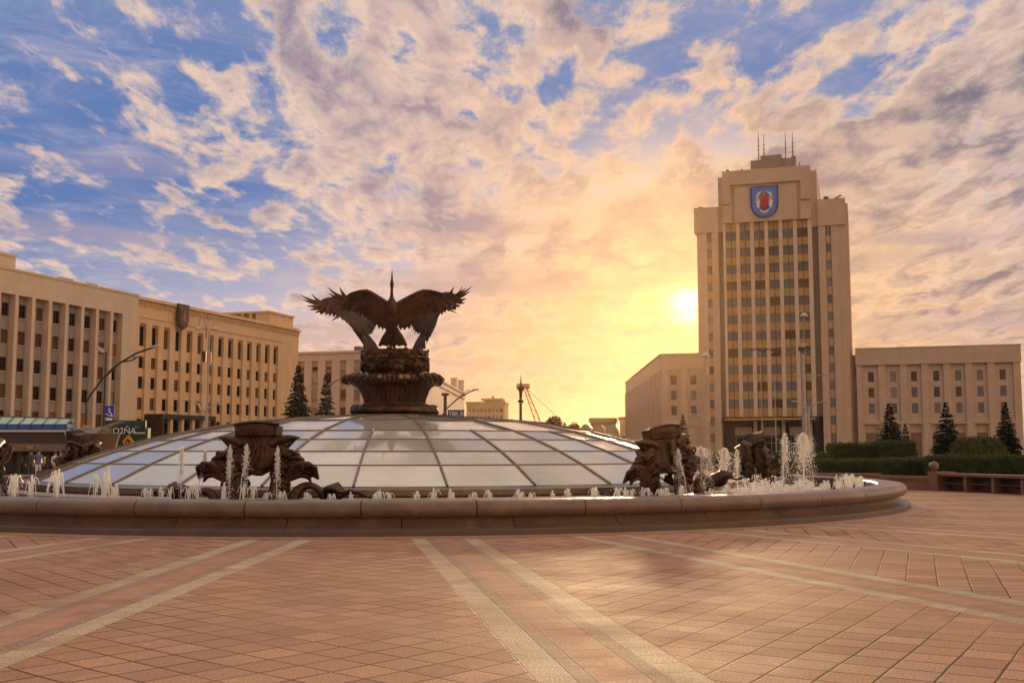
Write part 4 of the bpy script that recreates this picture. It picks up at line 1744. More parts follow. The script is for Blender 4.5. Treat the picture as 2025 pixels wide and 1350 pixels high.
fo2 = [(Aw + no * .6 - inn * .6), (Ew - inn * .6), (Ew + Vector((30, 110, 0))), (Bv + no * .6)]
Wl.prism([(v_.x, v_.y) for v_ in fo2], 21.8, 22.05)
nf = 30
for i in range(nf + 1):
    c = Aw + e * (1.0 + (el_ - 2) * i / nf)
    a_, b_ = c - e * .75, c + e * .75
    Wl.prism([(v_.x, v_.y) for v_ in (a_ + no * .5, a_ - no * .002 * 0, b_, b_ + no * .5)][::1], 0, 18.598)
Wl.build('wall', CONC_U, lw)
for i in range(nf):
    c = Aw + e * (1.0 + (el_ - 2) * (i + .5) / nf)
    for z0_ in (15.3, 12.1, 8.9):
        m_ = MB()
        a_, b_ = c - e * .55 + no * .04, c + e * .55 + no * .04
        m_.prism([(v_.x, v_.y) for v_ in (a_, a_ - no * .1, b_ - no * .1, b_)], z0_, z0_ + 2)
        m_.build('street_window', GL_BROWN, lw)
front = thing('tmp', None, None, TP, PT.rz)
for p_ in (1331, 1370):
    u_ = PT.uz(p_, 760)[0]
    for z0_ in (15.4, 12.2, 8.95):
        o = window(lw, 0, 0, 1.15, 1.95, 0, BR.choice([GL_BLUE, GL_BROWN]), FR_DARK, 2, 2)
        o.location = TP + ux * u_ + inn * .93 + Vector((0, 0, z0_))
        o.rotation_euler = (0, 0, PT.rz)
bpy.data.objects.remove(front)
for i, p_ in enumerate((1313, 1350.5)):
    u_ = PT.uz(p_, 760)[0]
    m_ = MB().box(-.5, .8, -.45, -.004, 0, 18.598)
    o = m_.build('pilaster', CONC_U, lw)
    o.location = TP + ux * u_ + inn * 1.0
    o.rotation_euler = (0, 0, PT.rz)
m_ = MB().box(-1.0, 7.0, -.3, -.006, 6.7, 7.1).build('string_course', CONC_U, lw)
m_.location = TP + ux * (u13 + 1) + inn * 1.0
m_.rotation_euler = (0, 0, PT.rz)
# ------------------------------------------------------------------ far street: sheds, crane, trees, masts
LEAF = mat('dark needle foliage', (.012, .022, .018), .75, .35, 1.2)
LEAF2 = mat('green foliage', (.022, .036, .011), .75, .4, 2.5, c2=(.04, .052, .014))
LEAF_F = mat('far tree foliage', (.075, .05, .022), .8, .4, 1.0)
for m_ in (LEAF2,):
    nt = m_.node_tree
    tr = nt.nodes.new('ShaderNodeBsdfTranslucent')
    tr.inputs['Color'].default_value = (.13, .17, .03, 1)
    mx = nt.nodes.new('ShaderNodeMixShader')
    mx.inputs[0].default_value = .28
    nt.links.new(nt.nodes['Principled BSDF'].outputs[0], mx.inputs[1])
    nt.links.new(tr.outputs[0], mx.inputs[2])
    nt.links.new(mx.outputs[0], nt.nodes['Material Output'].inputs['Surface'])
BARK = mat('bark', (.07, .045, .03), .9, .3, 3)


def shed(name, lab, px0, px1, ytop, Y, roof, wallh, mats, az=96, arches=0):
    q_ = at(px0, 888, Y)
    P_ = Plane((q_.x, q_.y), az)
    L_ = P_.uz(px1, 870)[0]
    zt_ = EYE + ray(px0, ytop)[1] * Y
    o_ = thing(name, lab, 'building', (q_.x, q_.y, 0), P_.rz)
    b_ = MB()
    hh = zt_ * wallh
    b_.box(0, L_, 0, 12, 0, hh)
    b_.build('wall', mats[0], o_)
    r_ = MB()
    if arches:
        for i in range(arches):
            x0_ = L_ * i / arches
            w_ = L_ / arches
            pts = [(x0_ + w_ * .5 + (w_ * .5 + .15) * cos(pi - pi * k_ / 10), hh + (zt_ - hh) * sin(pi * k_ / 10)) for k_ in range(11)][::-1]
            r_.slab(pts[::-1] if False else pts, -.8, 12.4)
    elif roof == 'gable':
        pts = [(-.6, hh), (L_ + .6, hh), (L_ * .5, zt_)]
        r_.slab(pts, -.6, 12.6)
    else:
        r_.box(-.5, L_ + .5, -.5, 12.5, hh, zt_)
    r_.build('roof', mats[1], o_)
    for i in range(max(2, int(L_ / 4))):
        window(o_, 2 + 4 * i * (L_ - 4) / max(4, 4 * (int(L_ / 4) - 1)), hh * .35, 1.3, min(2.0, hh * .35), -.02, GL_DARK, FR_DARK, 2, 1)
    return o_


SHEDW = mat('shed wall', (.42, .31, .22), .8, .15, .4)
SHEDR = mat('pale tin roof', (.40, .32, .26), .5, .15, .6, metal=.2)
shed('market_hall', 'low hall with a row of pale arched roofs left of the golden wing', 1146, 1222, 838, 215, 'arch', .55, (SHEDW, SHEDR), 97, arches=3)
shed('flat_roof_house', 'distant flat roofed beige house rising behind the arched hall', 1168, 1216, 826, 330, 'flat', .88, (CONC_F, SHEDR), 97)
shed('corner_house', 'narrow beige house with a projecting roof wedged against the golden wing', 1226, 1246, 824, 350, 'flat', .93, (CONC_L, SHEDR), 97)

# crane
q = at(1085, 888, 330)
ORANGE = mat('crane orange', (.40, .23, .10), .5, .2)
cr = thing('mobile_crane', 'orange lattice boom of a crane leaning behind far trees', 'crane', (q.x, q.y, 0))
foot = Vector((-.5, 0, 3))
tip = at(1037, 764, 330) - Vector((q.x, q.y, 0))
bm_ = MB()
dirv = tip - foot
n_ = 16
side = Vector((0, 1, 0))
perp = Vector((dirv.z, 0, -dirv.x)).normalized()
chords = [(side * .7 + perp * .7), (side * -.7 + perp * .7), (side * .7 - perp * .7), (side * -.7 - perp * .7)]
for c in chords:
    bm_.tube([foot + c * .6, foot + dirv * .5 + c, foot + dirv + c * .4], .13, 4)
for i in range(n_):
    t0, t1 = i / n_, (i + 1) / n_
    for a_, b_ in ((0, 2), (1, 3), (0, 1)):
        s0 = 1 if i % 2 else 0
        ca, cb = (chords[a_], chords[b_]) if s0 else (chords[b_], chords[a_])
        bm_.tube([foot + dirv * t0 + ca * .9, foot + dirv * t1 + cb * .9], .07, 4)
bm_.box(tip.x - 2.4, tip.x + 1.6, tip.y - .6, tip.y + .6, tip.z - .6, tip.z + .8)
bm_.build('boom', ORANGE, cr)
cb_ = MB()
p2 = Vector((9.5, 0, 5))
cb_.tube([tip, p2], .07, 4)
cb_.tube([tip + Vector((-1.5, 0, 0)), Vector((tip.x - 1.5, 0, 3))], .06, 4)
cb_.build('hoist_cable', DARKM, cr)
bd_ = MB()
bd_.box(-4, 5, -1.6, 1.6, .9, 3.4)
bd_.box(-4, -1.4, -1.5, 1.5, 3.4, 5.0)
bd_.build('body', ORANGE, cr)
for i in range(3):
    MB().tube([(-3 + 3 * i, -1.8, .6), (-3 + 3 * i, 1.8, .6)], .6, 12).build('wheel', DARKM, cr)

# tall column mast
q = at(1030, 888, 205)
cm = thing('column_mast', 'slim dark mast with ringed collars near its top, just left of the crane boom', 'mast', (q.x, q.y, 0))
zt_ = at(1030, 742, 205).z
m_ = MB()
m_.tube([(0, 0, 0), (0, 0, zt_ * .55), (0, 0, zt_ - 2)], [.30, .24, .17], 10)
m_.build('pole', DARKM, cm, smooth=40)
m_ = MB()
m_.lathe([(.10, zt_ - 5.2), (.55, zt_ - 5.0), (.55, zt_ - 4.7), (.2, zt_ - 4.4), (.35, zt_ - 3.0), (.75, zt_ - 2.4), (.7, zt_ - 2.2), (.25, zt_ - 2.0), (.12, zt_ - 1), (.02, zt_ + .3)], 12)
m_.build('finial', DARKM, cm, smooth=40)


# ------------------------------------------------------------------ trees and hedges
def blades(mb, c, dirv, L, wd, rnd, n_=3):
    for i in range(n_):
        d_ = Vector(dirv) + Vector((rnd.uniform(-.5, .5), rnd.uniform(-.5, .5), rnd.uniform(-.35, .35)))
        d_.normalize()
        s_ = d_.cross(Vector((rnd.uniform(-1, 1), rnd.uniform(-1, 1), rnd.uniform(-1, 1)))).normalized() * wd
        c_ = Vector(c)
        o_ = len(mb.v)
        mb.v += [tuple(c_ - s_ * .5), tuple(c_ + d_ * L * .5 + s_ * .5), tuple(c_ + d_ * L), tuple(c_ + d_ * L * .5 - s_)]
        mb.f.append((o_, o_ + 1, o_ + 2, o_ + 3))


def spruce_meshes(h, rbase, seed, tiers=34):
    rnd = random.Random(seed)
    t_ = MB()
    t_.tube([(0, 0, 0), (0, 0, h * .5), (0, 0, h * 1.0)], [h * .018, h * .011, h * .002], 7)
    c_ = MB()
    for k_ in range(tiers):
        u = min(1, max(0, (k_ + rnd.uniform(-.4, .4)) / (tiers - 1)))
        z_ = h * (.06 + .93 * u)
        r_ = rbase * (1 - u) ** .92 * rnd.uniform(.9, 1.08) + h * .004
        nb_ = int(5 + 9 * (1 - u))
        a0 = rnd.uniform(0, 6)
        for b in range(nb_):
            a = a0 + 2 * pi * b / nb_ + rnd.uniform(-.2, .2)
            rr2 = r_ * rnd.uniform(.72, 1.15)
            z_b = z_ + h * rnd.uniform(-.018, .018)
            da = Vector((cos(a), sin(a), 0))
            droop = -.22 if u < .75 else .1
            c_.tube([(0, 0, z_), tuple(da * rr2 * .6 + Vector((0, 0, z_ + droop * rr2 * .5))), tuple(da * rr2 + Vector((0, 0, z_ + droop * rr2 * .75)))], [h * .003, h * .0025, h * .001], 3)
            steps = max(3, int(rr2 / (h * .022)))
            for s_ in range(steps):
                f = (s_ + .8) / steps
                c = da * rr2 * f + Vector((0, 0, z_b + droop * rr2 * f * .8))
                side_ = Vector((-da.y, da.x, 0)) * rnd.choice((-1, 1))
                blades(c_, c, da * .8 + side_ * rnd.uniform(.1, 1) + Vector((0, 0, -.25)), h * .050 * (1.15 - .45 * f) * (1.1 - .5 * u), h * .017 * (1.1 - .5 * u), rnd, 4)
    return t_.mesh('trunk', BARK), c_.mesh('crown', LEAF)


SPR = [spruce_meshes(10, 2.3, 3), spruce_meshes(10, 2.1, 8, 30)]


def spruce(px, ytop, Y, wpx, lab, k_=0):
    top = at(px, ytop, Y)
    o_ = thing('spruce_tree', lab, 'tree', (top.x, Y, 0), R.uniform(0, 6), 'dark spruce trees around the square')
    s_ = top.z / 10
    wd = wpx / FPX * Y
    o_.scale = (wd / (3.7 if k_ == 0 else 3.4), wd / (3.7 if k_ == 0 else 3.4), s_)
    link('trunk', SPR[k_][0], o_)
    link('crown', SPR[k_][1], o_)


spruce(590, 723, 185, 72, 'tall dark spruce with an open pointed crown left of the bronze monument')
spruce(645, 742, 190, 54, 'dark spruce partly hidden directly left of the monument pedestal', 1)
spruce(1350, 820, 160, 36, 'small dark spruce behind the side-on shield sculpture', 1)
spruce(1758, 798, 120, 62, 'broad dark spruce at the left end of the right wing')
spruce(1790, 838, 112, 34, 'smallest spruce, standing right of the broad one before the right wing', 1)
spruce(1870, 796, 118, 58, 'pointed dark spruce before the middle of the right wing', 1)
spruce(1987, 796, 116, 54, 'dark spruce before the right end of the right wing')


def leafy(mb, x0, x1, y0, y1, z0, z1, dens, rnd, size=.10, tuft=.05):
    """leaf-sized faces over the top and sides of a clipped box"""
    def put(x_, y_, z_, nrm):
        t_ = Vector((rnd.uniform(-1, 1), rnd.uniform(-1, 1), rnd.uniform(-1, 1))) + Vector(nrm) * .7
        t_.normalize()
        s_ = t_.cross(Vector((rnd.uniform(-1, 1), rnd.uniform(-1, 1), .3))).normalized()
        L = size * rnd.uniform(.6, 1.4)
        c = Vector((x_, y_, z_)) + Vector(nrm) * rnd.uniform(-tuft, tuft)
        o_ = len(mb.v)
        mb.v += [tuple(c - s_ * L * .35), tuple(c + t_ * L), tuple(c + s_ * L * .35)]
        mb.f.append((o_, o_ + 1, o_ + 2))
    A_ = (x1 - x0) * (y1 - y0)
    for i in range(int(A_ * dens)):
        put(rnd.uniform(x0, x1), rnd.uniform(y0, y1), z1 + .03 * sin(i), (0, 0, 1))
    for i in range(int((x1 - x0) * (z1 - z0) * dens)):
        put(rnd.uniform(x0, x1), y0, rnd.uniform(z0, z1), (0, -1, 0))
    for xx, nn in ((x0, -1), (x1, 1)):
        for i in range(int((y1 - y0) * (z1 - z0) * dens)):
            put(xx, rnd.uniform(y0, y1), rnd.uniform(z0, z1), (nn, 0, 0))


def hedge(px0, px1, ytop, Y, depth, lab, az=90.0, dens=170, size=.12, lift=0.0):
    a_, b_ = at(px0, 888, Y), None
    P_ = Plane((a_.x, a_.y), az)
    L_ = P_.uz(px1, 900)[0]
    z_ = EYE + ray(px0, ytop)[1] * Y
    o_ = thing('clipped_hedge', lab, 'hedge', (a_.x, a_.y, 0), P_.rz, 'clipped hedges beside the square')
    mb = MB()
    rnd = random.Random(int(px0))
    leafy(mb, 0, L_, 0, depth, .05, z_, dens, rnd, size, .06)
    mb.box(.05, L_ - .05, .05, depth - .05, .02, z_ - .05)
    mb.build('foliage', LEAF2, o_)
    return o_


hedge(1620, 1742, 911, 53, 1.6, 'lower clipped hedge left of the hedge joint, behind the splashing jets', 96)
hedge(1744, 1838, 909, 50.5, 1.6, 'clipped hedge in the middle, ending behind the stone ball', 100)
hedge(1832, 2120, 904, 49, 1.8, 'longest clipped hedge behind the bench wall at the right edge', 110)
hedge(1648, 1737, 879, 74, 3.0, 'tall boxy hedge left of its twin in front of the broad spruce', 98, 90, .16)
hedge(1745, 1812, 875, 72, 3.0, 'tall boxy hedge right of its twin, below the smallest spruce', 98, 90, .16)
hedge(1420, 1640, 897, 66, 1.5, 'long low hedge seen through the golden jets', 92, 90, .14)

# loose round bush
c = at(1935, 888, 70)
zt_ = at(1930, 862, 70).z
bsh = thing('round_bush', 'wide loose olive green bush between the two right hand spruces', 'bush', (c.x, c.y, 0))
mb = MB()
rnd = random.Random(77)
for i in range(15000):
    a = rnd.uniform(0, 2 * pi)
    u = rnd.random() ** .5
    ph_ = rnd.uniform(0, pi / 2)
    k_ = (.86 + .14 * sin(5 * a + 2) * cos(3 * ph_)) * rnd.uniform(.66, 1.03)
    p_ = Vector((2.45 * cos(a) * cos(ph_) * k_, 1.8 * sin(a) * cos(ph_) * k_, zt_ * (sin(ph_) ** .8) * k_))
    blades(mb, p_, (p_.x * .3, p_.y * .3, 1), .20, .05, rnd, 1)
mb.ell((0, 0, zt_ * .2), (1.5, 1.0, zt_ * .42), 16, 10)
mb.build('foliage', mat('olive foliage', (.10, .10, .028), .8, .4, 2), bsh)
tk = MB()
for i in range(6):
    a = i
    tk.tube([(0, 0, 0), (.5 * cos(a), .4 * sin(a), .6), (1.2 * cos(a), .9 * sin(a), 1.4)], [.06, .04, .02], 5)
tk.build('stem', BARK, bsh)


def far_tree(px, ytop, Y, wpx, lab, seed):
    top = at(px, ytop, Y)
    rnd = random.Random(seed)
    o_ = thing('far_tree', lab, 'tree', (top.x, Y, 0), 0, 'distant trees behind the dome')
    h = top.z
    w_ = wpx / FPX * Y / 2
    t_ = MB()
    t_.tube([(0, 0, 0), (.1, 0, h * .4), (0, 0, h * .7)], [.3, .2, .08], 6)
    t_.build('trunk', BARK, o_)
    m2 = MB()
    lob = [(Vector((rnd.uniform(-.6, .6) * w_, rnd.uniform(-.5, .5) * w_, h * rnd.uniform(.45, .8))), rnd.uniform(.35, .55)) for i in range(9)]
    for i in range(2600):
        c_, r_ = rnd.choice(lob)
        v_ = Vector((rnd.gauss(0, 1), rnd.gauss(0, 1), rnd.gauss(0, 1))).normalized() * r_ * rnd.uniform(.55, 1.0)
        p_ = c_ + Vector((v_.x * w_, v_.y * w_, v_.z * h * .45))
        blades(m2, p_, v_, h * .06, h * .03, rnd, 1)
    m2.build('crown', LEAF_F, o_)


for i, (px_, yt, Y, wp, lab) in enumerate([
        (1066, 829, 260, 40, 'low dark round tree under the crane boom'),
        (1098, 824, 262, 48, 'widest dark tree at the foot of the crane'),
        (1128, 834, 240, 40, 'brown leafed tree right of the crane foot'),
        (1150, 842, 235, 44, 'low rusty tree before the arched hall'),
        (1012, 828, 420, 36, 'tiny flat tree right of the distant apartment house')]):
    far_tree(px_, yt, Y, wp, lab, 50 + i)

# ------------------------------------------------------------------ low wall, bench wall and ball on the right
WALLM = mat('red brown granite wall', (.20, .10, .06), .5, .2, 1.2, b=.1, bs=40)
WALLD = mat('dark bench slats', (.075, .05, .04), .5, .2, 3)


def wallseg(name, lab, cat, p0, p1, h, build):
    v_ = Vector(p1) - Vector(p0)
    L_ = v_.length
    o_ = thing(name, lab, cat, (p0[0], p0[1], 0), atan2(v_.y, v_.x))
    build(o_, L_, h)
    return o_


def plain(o_, L_, h):
    MB().box(0, L_, 0, .5, 0, h - .12).build('wall', WALLM, o_)
    m_ = MB()
    m_.box(-.06, L_ + .06, -.10, .6, h - .12, h - .02)
    m_.box(-.03, L_ + .03, -.06, .56, h - .02, h)
    m_.build('coping', WALLM, o_)


def bench(o_, L_, h):
    m_ = MB()
    m_.box(.55, L_, .65, .9, 0, h - .1)
    m_.build('wall', WALLM, o_)
    m_ = MB()
    m_.box(.56, L_ + .02, -.05, .95, h - .1, h)
    m_.build('coping', WALLM, o_)
    MB().box(0, .55, -.1, .9, 0, h + .06).build('end_post', WALLM, o_)
    n_ = int((L_ - .5) / 1.45)
    for i in range(1, n_ + 1):
        MB().box(.5 + 1.45 * i - .07, .5 + 1.45 * i + .07, .02, .648, 0, h - .102).build('bracket', WALLM, o_)
    m_ = MB()
    for k_ in range(4):
        m_.box(.552, L_, .5, .62, .36 + .09 * k_, .43 + .09 * k_)
    m_.box(.552, L_, .15, .5, .30, .35)
    m_.build('seat', WALLD, o_)


b0 = at(1836, 888, 46.2)
b1 = at(2085, 888, 40.2)
bw_ = wallseg('bench_wall', 'red brown granite wall with a roofed bench recess running to the right edge', 'wall', (b0.x, b0.y, 0), (b1.x, b1.y, 0), .72, bench)
bl = MB()
bl.ell((0, 0, .22), (.20, .20, .20), 20, 14)
bl.lathe([(.12, 0), (.14, .03), (.07, .06), (.07, .1)], 16)
o = bl.build('stone_ball', WALLM, smooth=60, loc=(b0.x + .30, b0.y + .25, .78))
tag(o, 'reddish stone ball finial on the end post of the bench wall', 'finial')
a0 = at(1736, 888, 47.6)
wallseg('low_wall', 'low red brown wall between the basin rim and the stone ball post', 'wall', (a0.x, a0.y, 0), (b0.x, b0.y, 0), .58, plain)
a1 = at(1600, 888, 51)
a2 = at(1740, 888, 50.0)
wallseg('low_wall', 'far low red brown wall in front of the left hedge, mostly hidden by the basin', 'wall', (a1.x, a1.y, 0), (a2.x, a2.y, 0), .62, plain)


# ------------------------------------------------------------------ lamps
LAMP = mat('grey painted steel', (.36, .31, .27), .45, .15, 3, metal=.2)
LAMPW = mat('lamp hood', (.42, .38, .35), .4, .1, 3)


def lampthing(lab, px, Y, mt=LAMP, r=.09, ytop=700):
    b_ = at(px, 888, Y)
    o_ = thing('street_lamp', lab, 'street lamp', (b_.x, Y, 0))
    h = at(px, ytop, Y).z
    MB().tube([(0, 0, 0), (0, 0, h * .3), (0, 0, h)], [r * 1.3, r, r * .7], 8).build('pole', mt, o_, smooth=40)

    def loc(px_, py_):
        v_ = at(px_, py_, Y)
        return (v_.x - b_.x, 0, v_.z)
    return o_, loc


def arm(o_, pts, r, mt=LAMP):
    MB().tube(pts, r, 6).build('arm', mt, o_, smooth=40)


def hood(o_, p_, w_, mt=LAMPW, bell=True, tilt=0):
    m_ = MB()
    if bell:
        m_.lathe([(.02, .35 * w_), (.22 * w_, .30 * w_), (.36 * w_, .12 * w_), (.5 * w_, -.05 * w_), (.48 * w_, -.12 * w_), (0, -.10 * w_)], 14)
    else:
        m_.ell((0, 0, 0), (.5 * w_, .22 * w_, .12 * w_), 10, 6)
    q_ = m_.build('lamp_head', mt, o_, smooth=40)
    q_.location = p_
    q_.rotation_euler = (0, tilt, 0)


# left: mast with a floodlight
o_, L = lampthing('straight dark mast with one white floodlight, before the fins of the left block', 203, 88, DARKM, .10, 697)
m_ = MB()
m_.box(-.35, .25, -.2, .2, -.1, .14)
q_ = m_.build('lamp_head', LAMPW, o_)
q_.location = L(199, 692)
q_.rotation_euler = (0, .5, 0)
# left: big curved street lamp
o_, L = lampthing('long curved dark street lamp arching over to the right before the left block', 168, 84, DARKM, .10, 800)
arm(o_, [L(168, 800), L(178, 782), L(202, 750), L(235, 719), L(270, 698), L(308, 685)], .08, DARKM)
arm(o_, [L(202, 750), L(222, 728), L(238, 716), L(262, 712), L(272, 705)], .06, DARKM)
hood(o_, L(306, 685), .8, LAMPW, False, -.2)
hood(o_, L(272, 704), .8, LAMPW, False, -.2)
# left: double bell lamp with banner
o_, L = lampthing('double bell lamp with an orange banner, before the frieze block', 408, 92, LAMP, .10, 655)
for sx in (-1, 1):
    arm(o_, [L(408, 668), L(408 + 2 * sx, 640), L(408 + 5 * sx, 628), L(408 + 9 * sx, 625), L(408 + 13 * sx, 631), L(408 + 15 * sx, 645)], .05)
    hood(o_, L(408 + 16 * sx, 650), .62)
p_ = L(408, 705)
b_ = MB().box(-.36, -.02, -.06, .06, -.45, .45).build('banner', DARKM, o_)
b_.location = (p_[0], 0, p_[2])
b_ = MB().box(.02, .42, -.06, .06, -.5, .42).build('banner', mat('orange banner', (.55, .24, .07), .6, .15), o_)
b_.location = (p_[0], 0, p_[2])
# left: v-shaped lamp
o_, L = lampthing('low lamp with two wide upswept arms in front of the dark portico', 405, 78, LAMP, .08, 815)
for pts in ([L(405, 815), L(396, 808), L(392, 799), L(386, 797)], [L(405, 815), L(413, 806), L(424, 801), L(437, 799)]):
    arm(o_, pts, .06)
    hood(o_, pts[-1], .5, LAMPW, False)
# behind monument: leaning lamp and dark post
o_, L = lampthing('slanting street lamp with a forked head beside the blue notice, right of the pedestal', 868, 150, DARKM, .12, 830)
arm(o_, [L(868, 830), L(885, 806), L(905, 788), L(930, 774), L(941, 770)], .10, DARKM)
arm(o_, [L(905, 788), L(918, 776), L(929, 770)], .06, DARKM)
hood(o_, L(941, 770), 1.0, LAMP, False)
o_ = thing('advert_post', 'dark square post behind the right side of the monument pedestal', 'post', (at(880, 888, 148).x, 148, 0))
MB().box(-.22, .22, -.22, .22, 0, at(880, 782, 148).z).build('shaft', DARKM, o_)
MB().box(-.5, .5, -.3, .3, at(880, 782, 148).z, at(880, 777, 148).z).build('cap', DARKM, o_)
# left of pedestal: thin curved lamp
o_, L = lampthing('thin curved lamp arm left of the monument pedestal', 651, 150, DARKM, .08, 770)
arm(o_, [L(651, 770), L(655, 760), L(664, 753), L(672, 749)], .07, DARKM)
hood(o_, L(672, 749), .6, LAMP, False)
# right lamps in front of the tower
o_, L = lampthing('thin lamp post with a red brown double head before the tower bays', 1508, 128, LAMP, .07, 694)
arm(o_, [L(1487, 692), L(1496, 690), L(1508, 695), L(1518, 690), L(1527, 692)], .07, DARKM)
for px_ in (1488, 1526):
    hood(o_, L(px_, 691), .7, DARKM, False)
    hood(o_, L(px_, 696), .55, LAMPW, False)
o_, L = lampthing('stout pale pole with a floodlight cluster and bell lamp before the right bays', 1592, 122, LAMP, .30, 700)
arm(o_, [L(1592, 700), L(1590, 670), L(1590, 640), L(1590, 628)], .06)
hood(o_, L(1590, 624), .95)
for px_, py_ in ((1584, 690), (1589, 683), (1596, 688)):
    m_ = MB().box(-.28, .28, -.25, .2, -.22, .22)
    q_ = m_.build('floodlight', DARKM if px_ != 1589 else LAMPW, o_)
    q_.location = L(px_, py_)
arm(o_, [L(1572, 742), L(1592, 744), L(1632, 741)], .06)
for px_ in (1573, 1630):
    hood(o_, L(px_, 740), .6, LAMPW, False)
o_, L = lampthing('pale pole with two drooping curved arms right of the tower entrance', 1600, 112, LAMP, .20, 804)
for pts in ([L(1600, 818), L(1590, 806), L(1580, 797), L(1570, 793)], [L(1600, 806), L(1614, 797), L(1626, 794), L(1640, 795)]):
    arm(o_, pts, .08)
    hood(o_, pts[-1], .6, LAMPW, False)
o_, L = lampthing('thin lamp post with two stacked small heads in front of the entrance', 1535, 118, LAMP, .06, 748)
for px_, py_ in ((1531, 752), (1532, 783)):
    arm(o_, [L(1535, py_ + 2), L(px_, py_)], .04)
    hood(o_, L(px_, py_), .55, LAMPW, False)
o_, L = lampthing('lamp post with a tall narrow bell hood before the left edge of the tower', 1397, 126, LAMP, .08, 712)
hood(o_, L(1396, 703), 1.1)
arm(o_, [L(1397, 712), L(1396, 690), L(1396, 684)], .12)
arm(o_, [L(1397, 742), L(1400, 742)], .06)
o_, L = lampthing('low lamp with one curved arm to the left at the foot of the tower', 1404, 108, LAMP, .09, 832)
arm(o_, [L(1404, 835), L(1394, 828), L(1382, 821), L(1368, 819)], .06)
hood(o_, L(1368, 819), .6, LAMPW, False)

# ------------------------------------------------------------------ things by the left edge: station pavilion, hoarding, signs, people
GRN = mat('pale green glazing', (.27, .42, .33), .25, .2, .8, c2=(.36, .46, .30))
BLU = mat('blue glazing', (.02, .10, .36), .25, .2, .8)
PAVD = mat('dark brown cladding', (.05, .035, .032), .4, .2, 1)
PAVG = mat('grey gutter', (.50, .46, .42), .5, .1, 1)
YP = 66.0
q = at(0, 888, YP)
pv = thing('entrance_pavilion', 'low pavilion with a green and blue glass fascia over dark cladding at the left edge', 'pavilion', (q.x, YP, 0))
k_ = YP / FPX


def pz(py):
    return at(0, py, YP).z


def pxl(px):
    return at(px, 888, YP).x - q.x


r_ = pxl(130)
l_ = pxl(-60)
m_ = MB()
m_.slab([(l_, pz(832)), (r_, pz(834)), (r_, pz(827)), (l_, pz(822))], .9, 1.0)
m_.add([(l_, 0, pz(837)), (r_ , 0, pz(839)), (r_, .95, pz(827)), (l_, .95, pz(821))], [(0, 1, 2, 3)])
m_.build('green_fascia', GRN, pv)
m_ = MB()
m_.box(l_, r_, -.02, 1.0, pz(850), pz(838) )
m_.build('blue_fascia', BLU, pv)
m_ = MB()
for i in range(9):
    x_ = l_ + (r_ - l_) * i / 8
    m_.tube([(x_, -.05, pz(850)), (x_, -.05, pz(838)), (x_, .93, pz(823))], .03, 4)
m_.tube([(l_, .95, pz(821)), (r_, .95, pz(827))], .05, 4)
m_.build('glazing_bar', DARKM, pv)
m_ = MB().box(l_, r_ + .1, -.2, 1.2, pz(854), pz(850))
m_.build('gutter', PAVG, pv)
m_ = MB()
m_.slab([(l_, pz(877)), (pxl(140), pz(877)), (pxl(128), pz(854)), (l_, pz(854))], .05, 3.0)
m_.build('cladding', PAVD, pv)
m_ = MB()
m_.slab([(l_, pz(892)), (pxl(147), pz(892)), (pxl(141), pz(877)), (l_, pz(877))], -.05, 3.0)
m_.build('lower_band', mat('grey brown band', (.17, .13, .11), .5, .15, 1), pv)
m_ = MB()
m_.slab([(pxl(126), pz(853)), (pxl(129), pz(851)), (pxl(143), pz(878)), (pxl(139), pz(879))], -.12, -.052)
m_.build('edge_trim', PAVG, pv)
MB().box(pxl(54), pxl(68), -.16, -.052, pz(888), pz(880)).build('notice_plate', mat('ochre plate', (.30, .19, .08), .5, .2), pv)
m_ = MB()
m_.box(l_, pxl(150), 2.4, 3.0, 0, pz(892))
for px_ in (-30, 30, 88, 146):
    m_.box(pxl(px_) - .12, pxl(px_) + .12, .6, .9, 0, pz(892))
m_.build('back_wall', PAVD, pv)
m, nt, p = new_mat('warm lamp')
p.inputs['Base Color'].default_value = (.8, .5, .15, 1)
p.inputs['Emission Color'].default_value = (1, .55, .12, 1)
nn = noise(nt, objco(nt), 3.0, 3, .6)
nt.links.new(nn.step(.35, .65, .1, 1.3).s, p.inputs['Emission Strength'])
WARM = m
for px_ in (37, 100):
    MB().box(pxl(px_), pxl(px_ + (21 if px_ < 60 else 9)), 2.2, 2.395, pz(916), pz(904)).build('lit_shop_window', WARM, pv)
# rounded brown enclosure to the right
q2 = at(196, 888, 62)
dr = thing('curved_enclosure', 'brown curved drum shaped enclosure right of the pavilion', 'enclosure', (q2.x, 62, 0))
m_ = MB()
z_ = at(0, 857, 62).z
m_.lathe([(.72, 0), (.80, z_ * .5), (.95, z_ * .85), (1.08, z_), (1.0, z_ + .03), (.6, z_ - .06)], 40, mod=lambda r, z, w: r * (1 + .05 * cos(2 * w)))
m_.build('shell', mat('brown render', (.11, .065, .045), .55, .15, 1), dr, smooth=40)
q2 = at(146, 888, 63)
dn = thing('glazed_dormer', 'sloping dark glazed hood between pavilion and drum', 'canopy', (q2.x, 63, 0))
m_ = MB()
m_.slab([(-.45, .4), (.9, .4), (.75, at(0, 858, 63).z), (.45, at(0, 850, 63).z), (-.5, at(0, 851, 63).z)], 0, 2)
m_.build('hood', PAVD, dn)
m_ = MB()
m_.slab([(-.34, 1.9), (.35, 2.0), (.60, at(0, 861, 63).z), (.3, at(0, 855, 63).z), (-.42, at(0, 856, 63).z)], -.06, -.004)
m_.build('pane', GL_DARK, dn)
q2 = at(188, 888, 68)
rk = thing('carved_boulder', 'pale carved stone lump behind the curved drum', 'stone', (q2.x, 68, 0))
m_ = MB()
r_2 = random.Random(3)
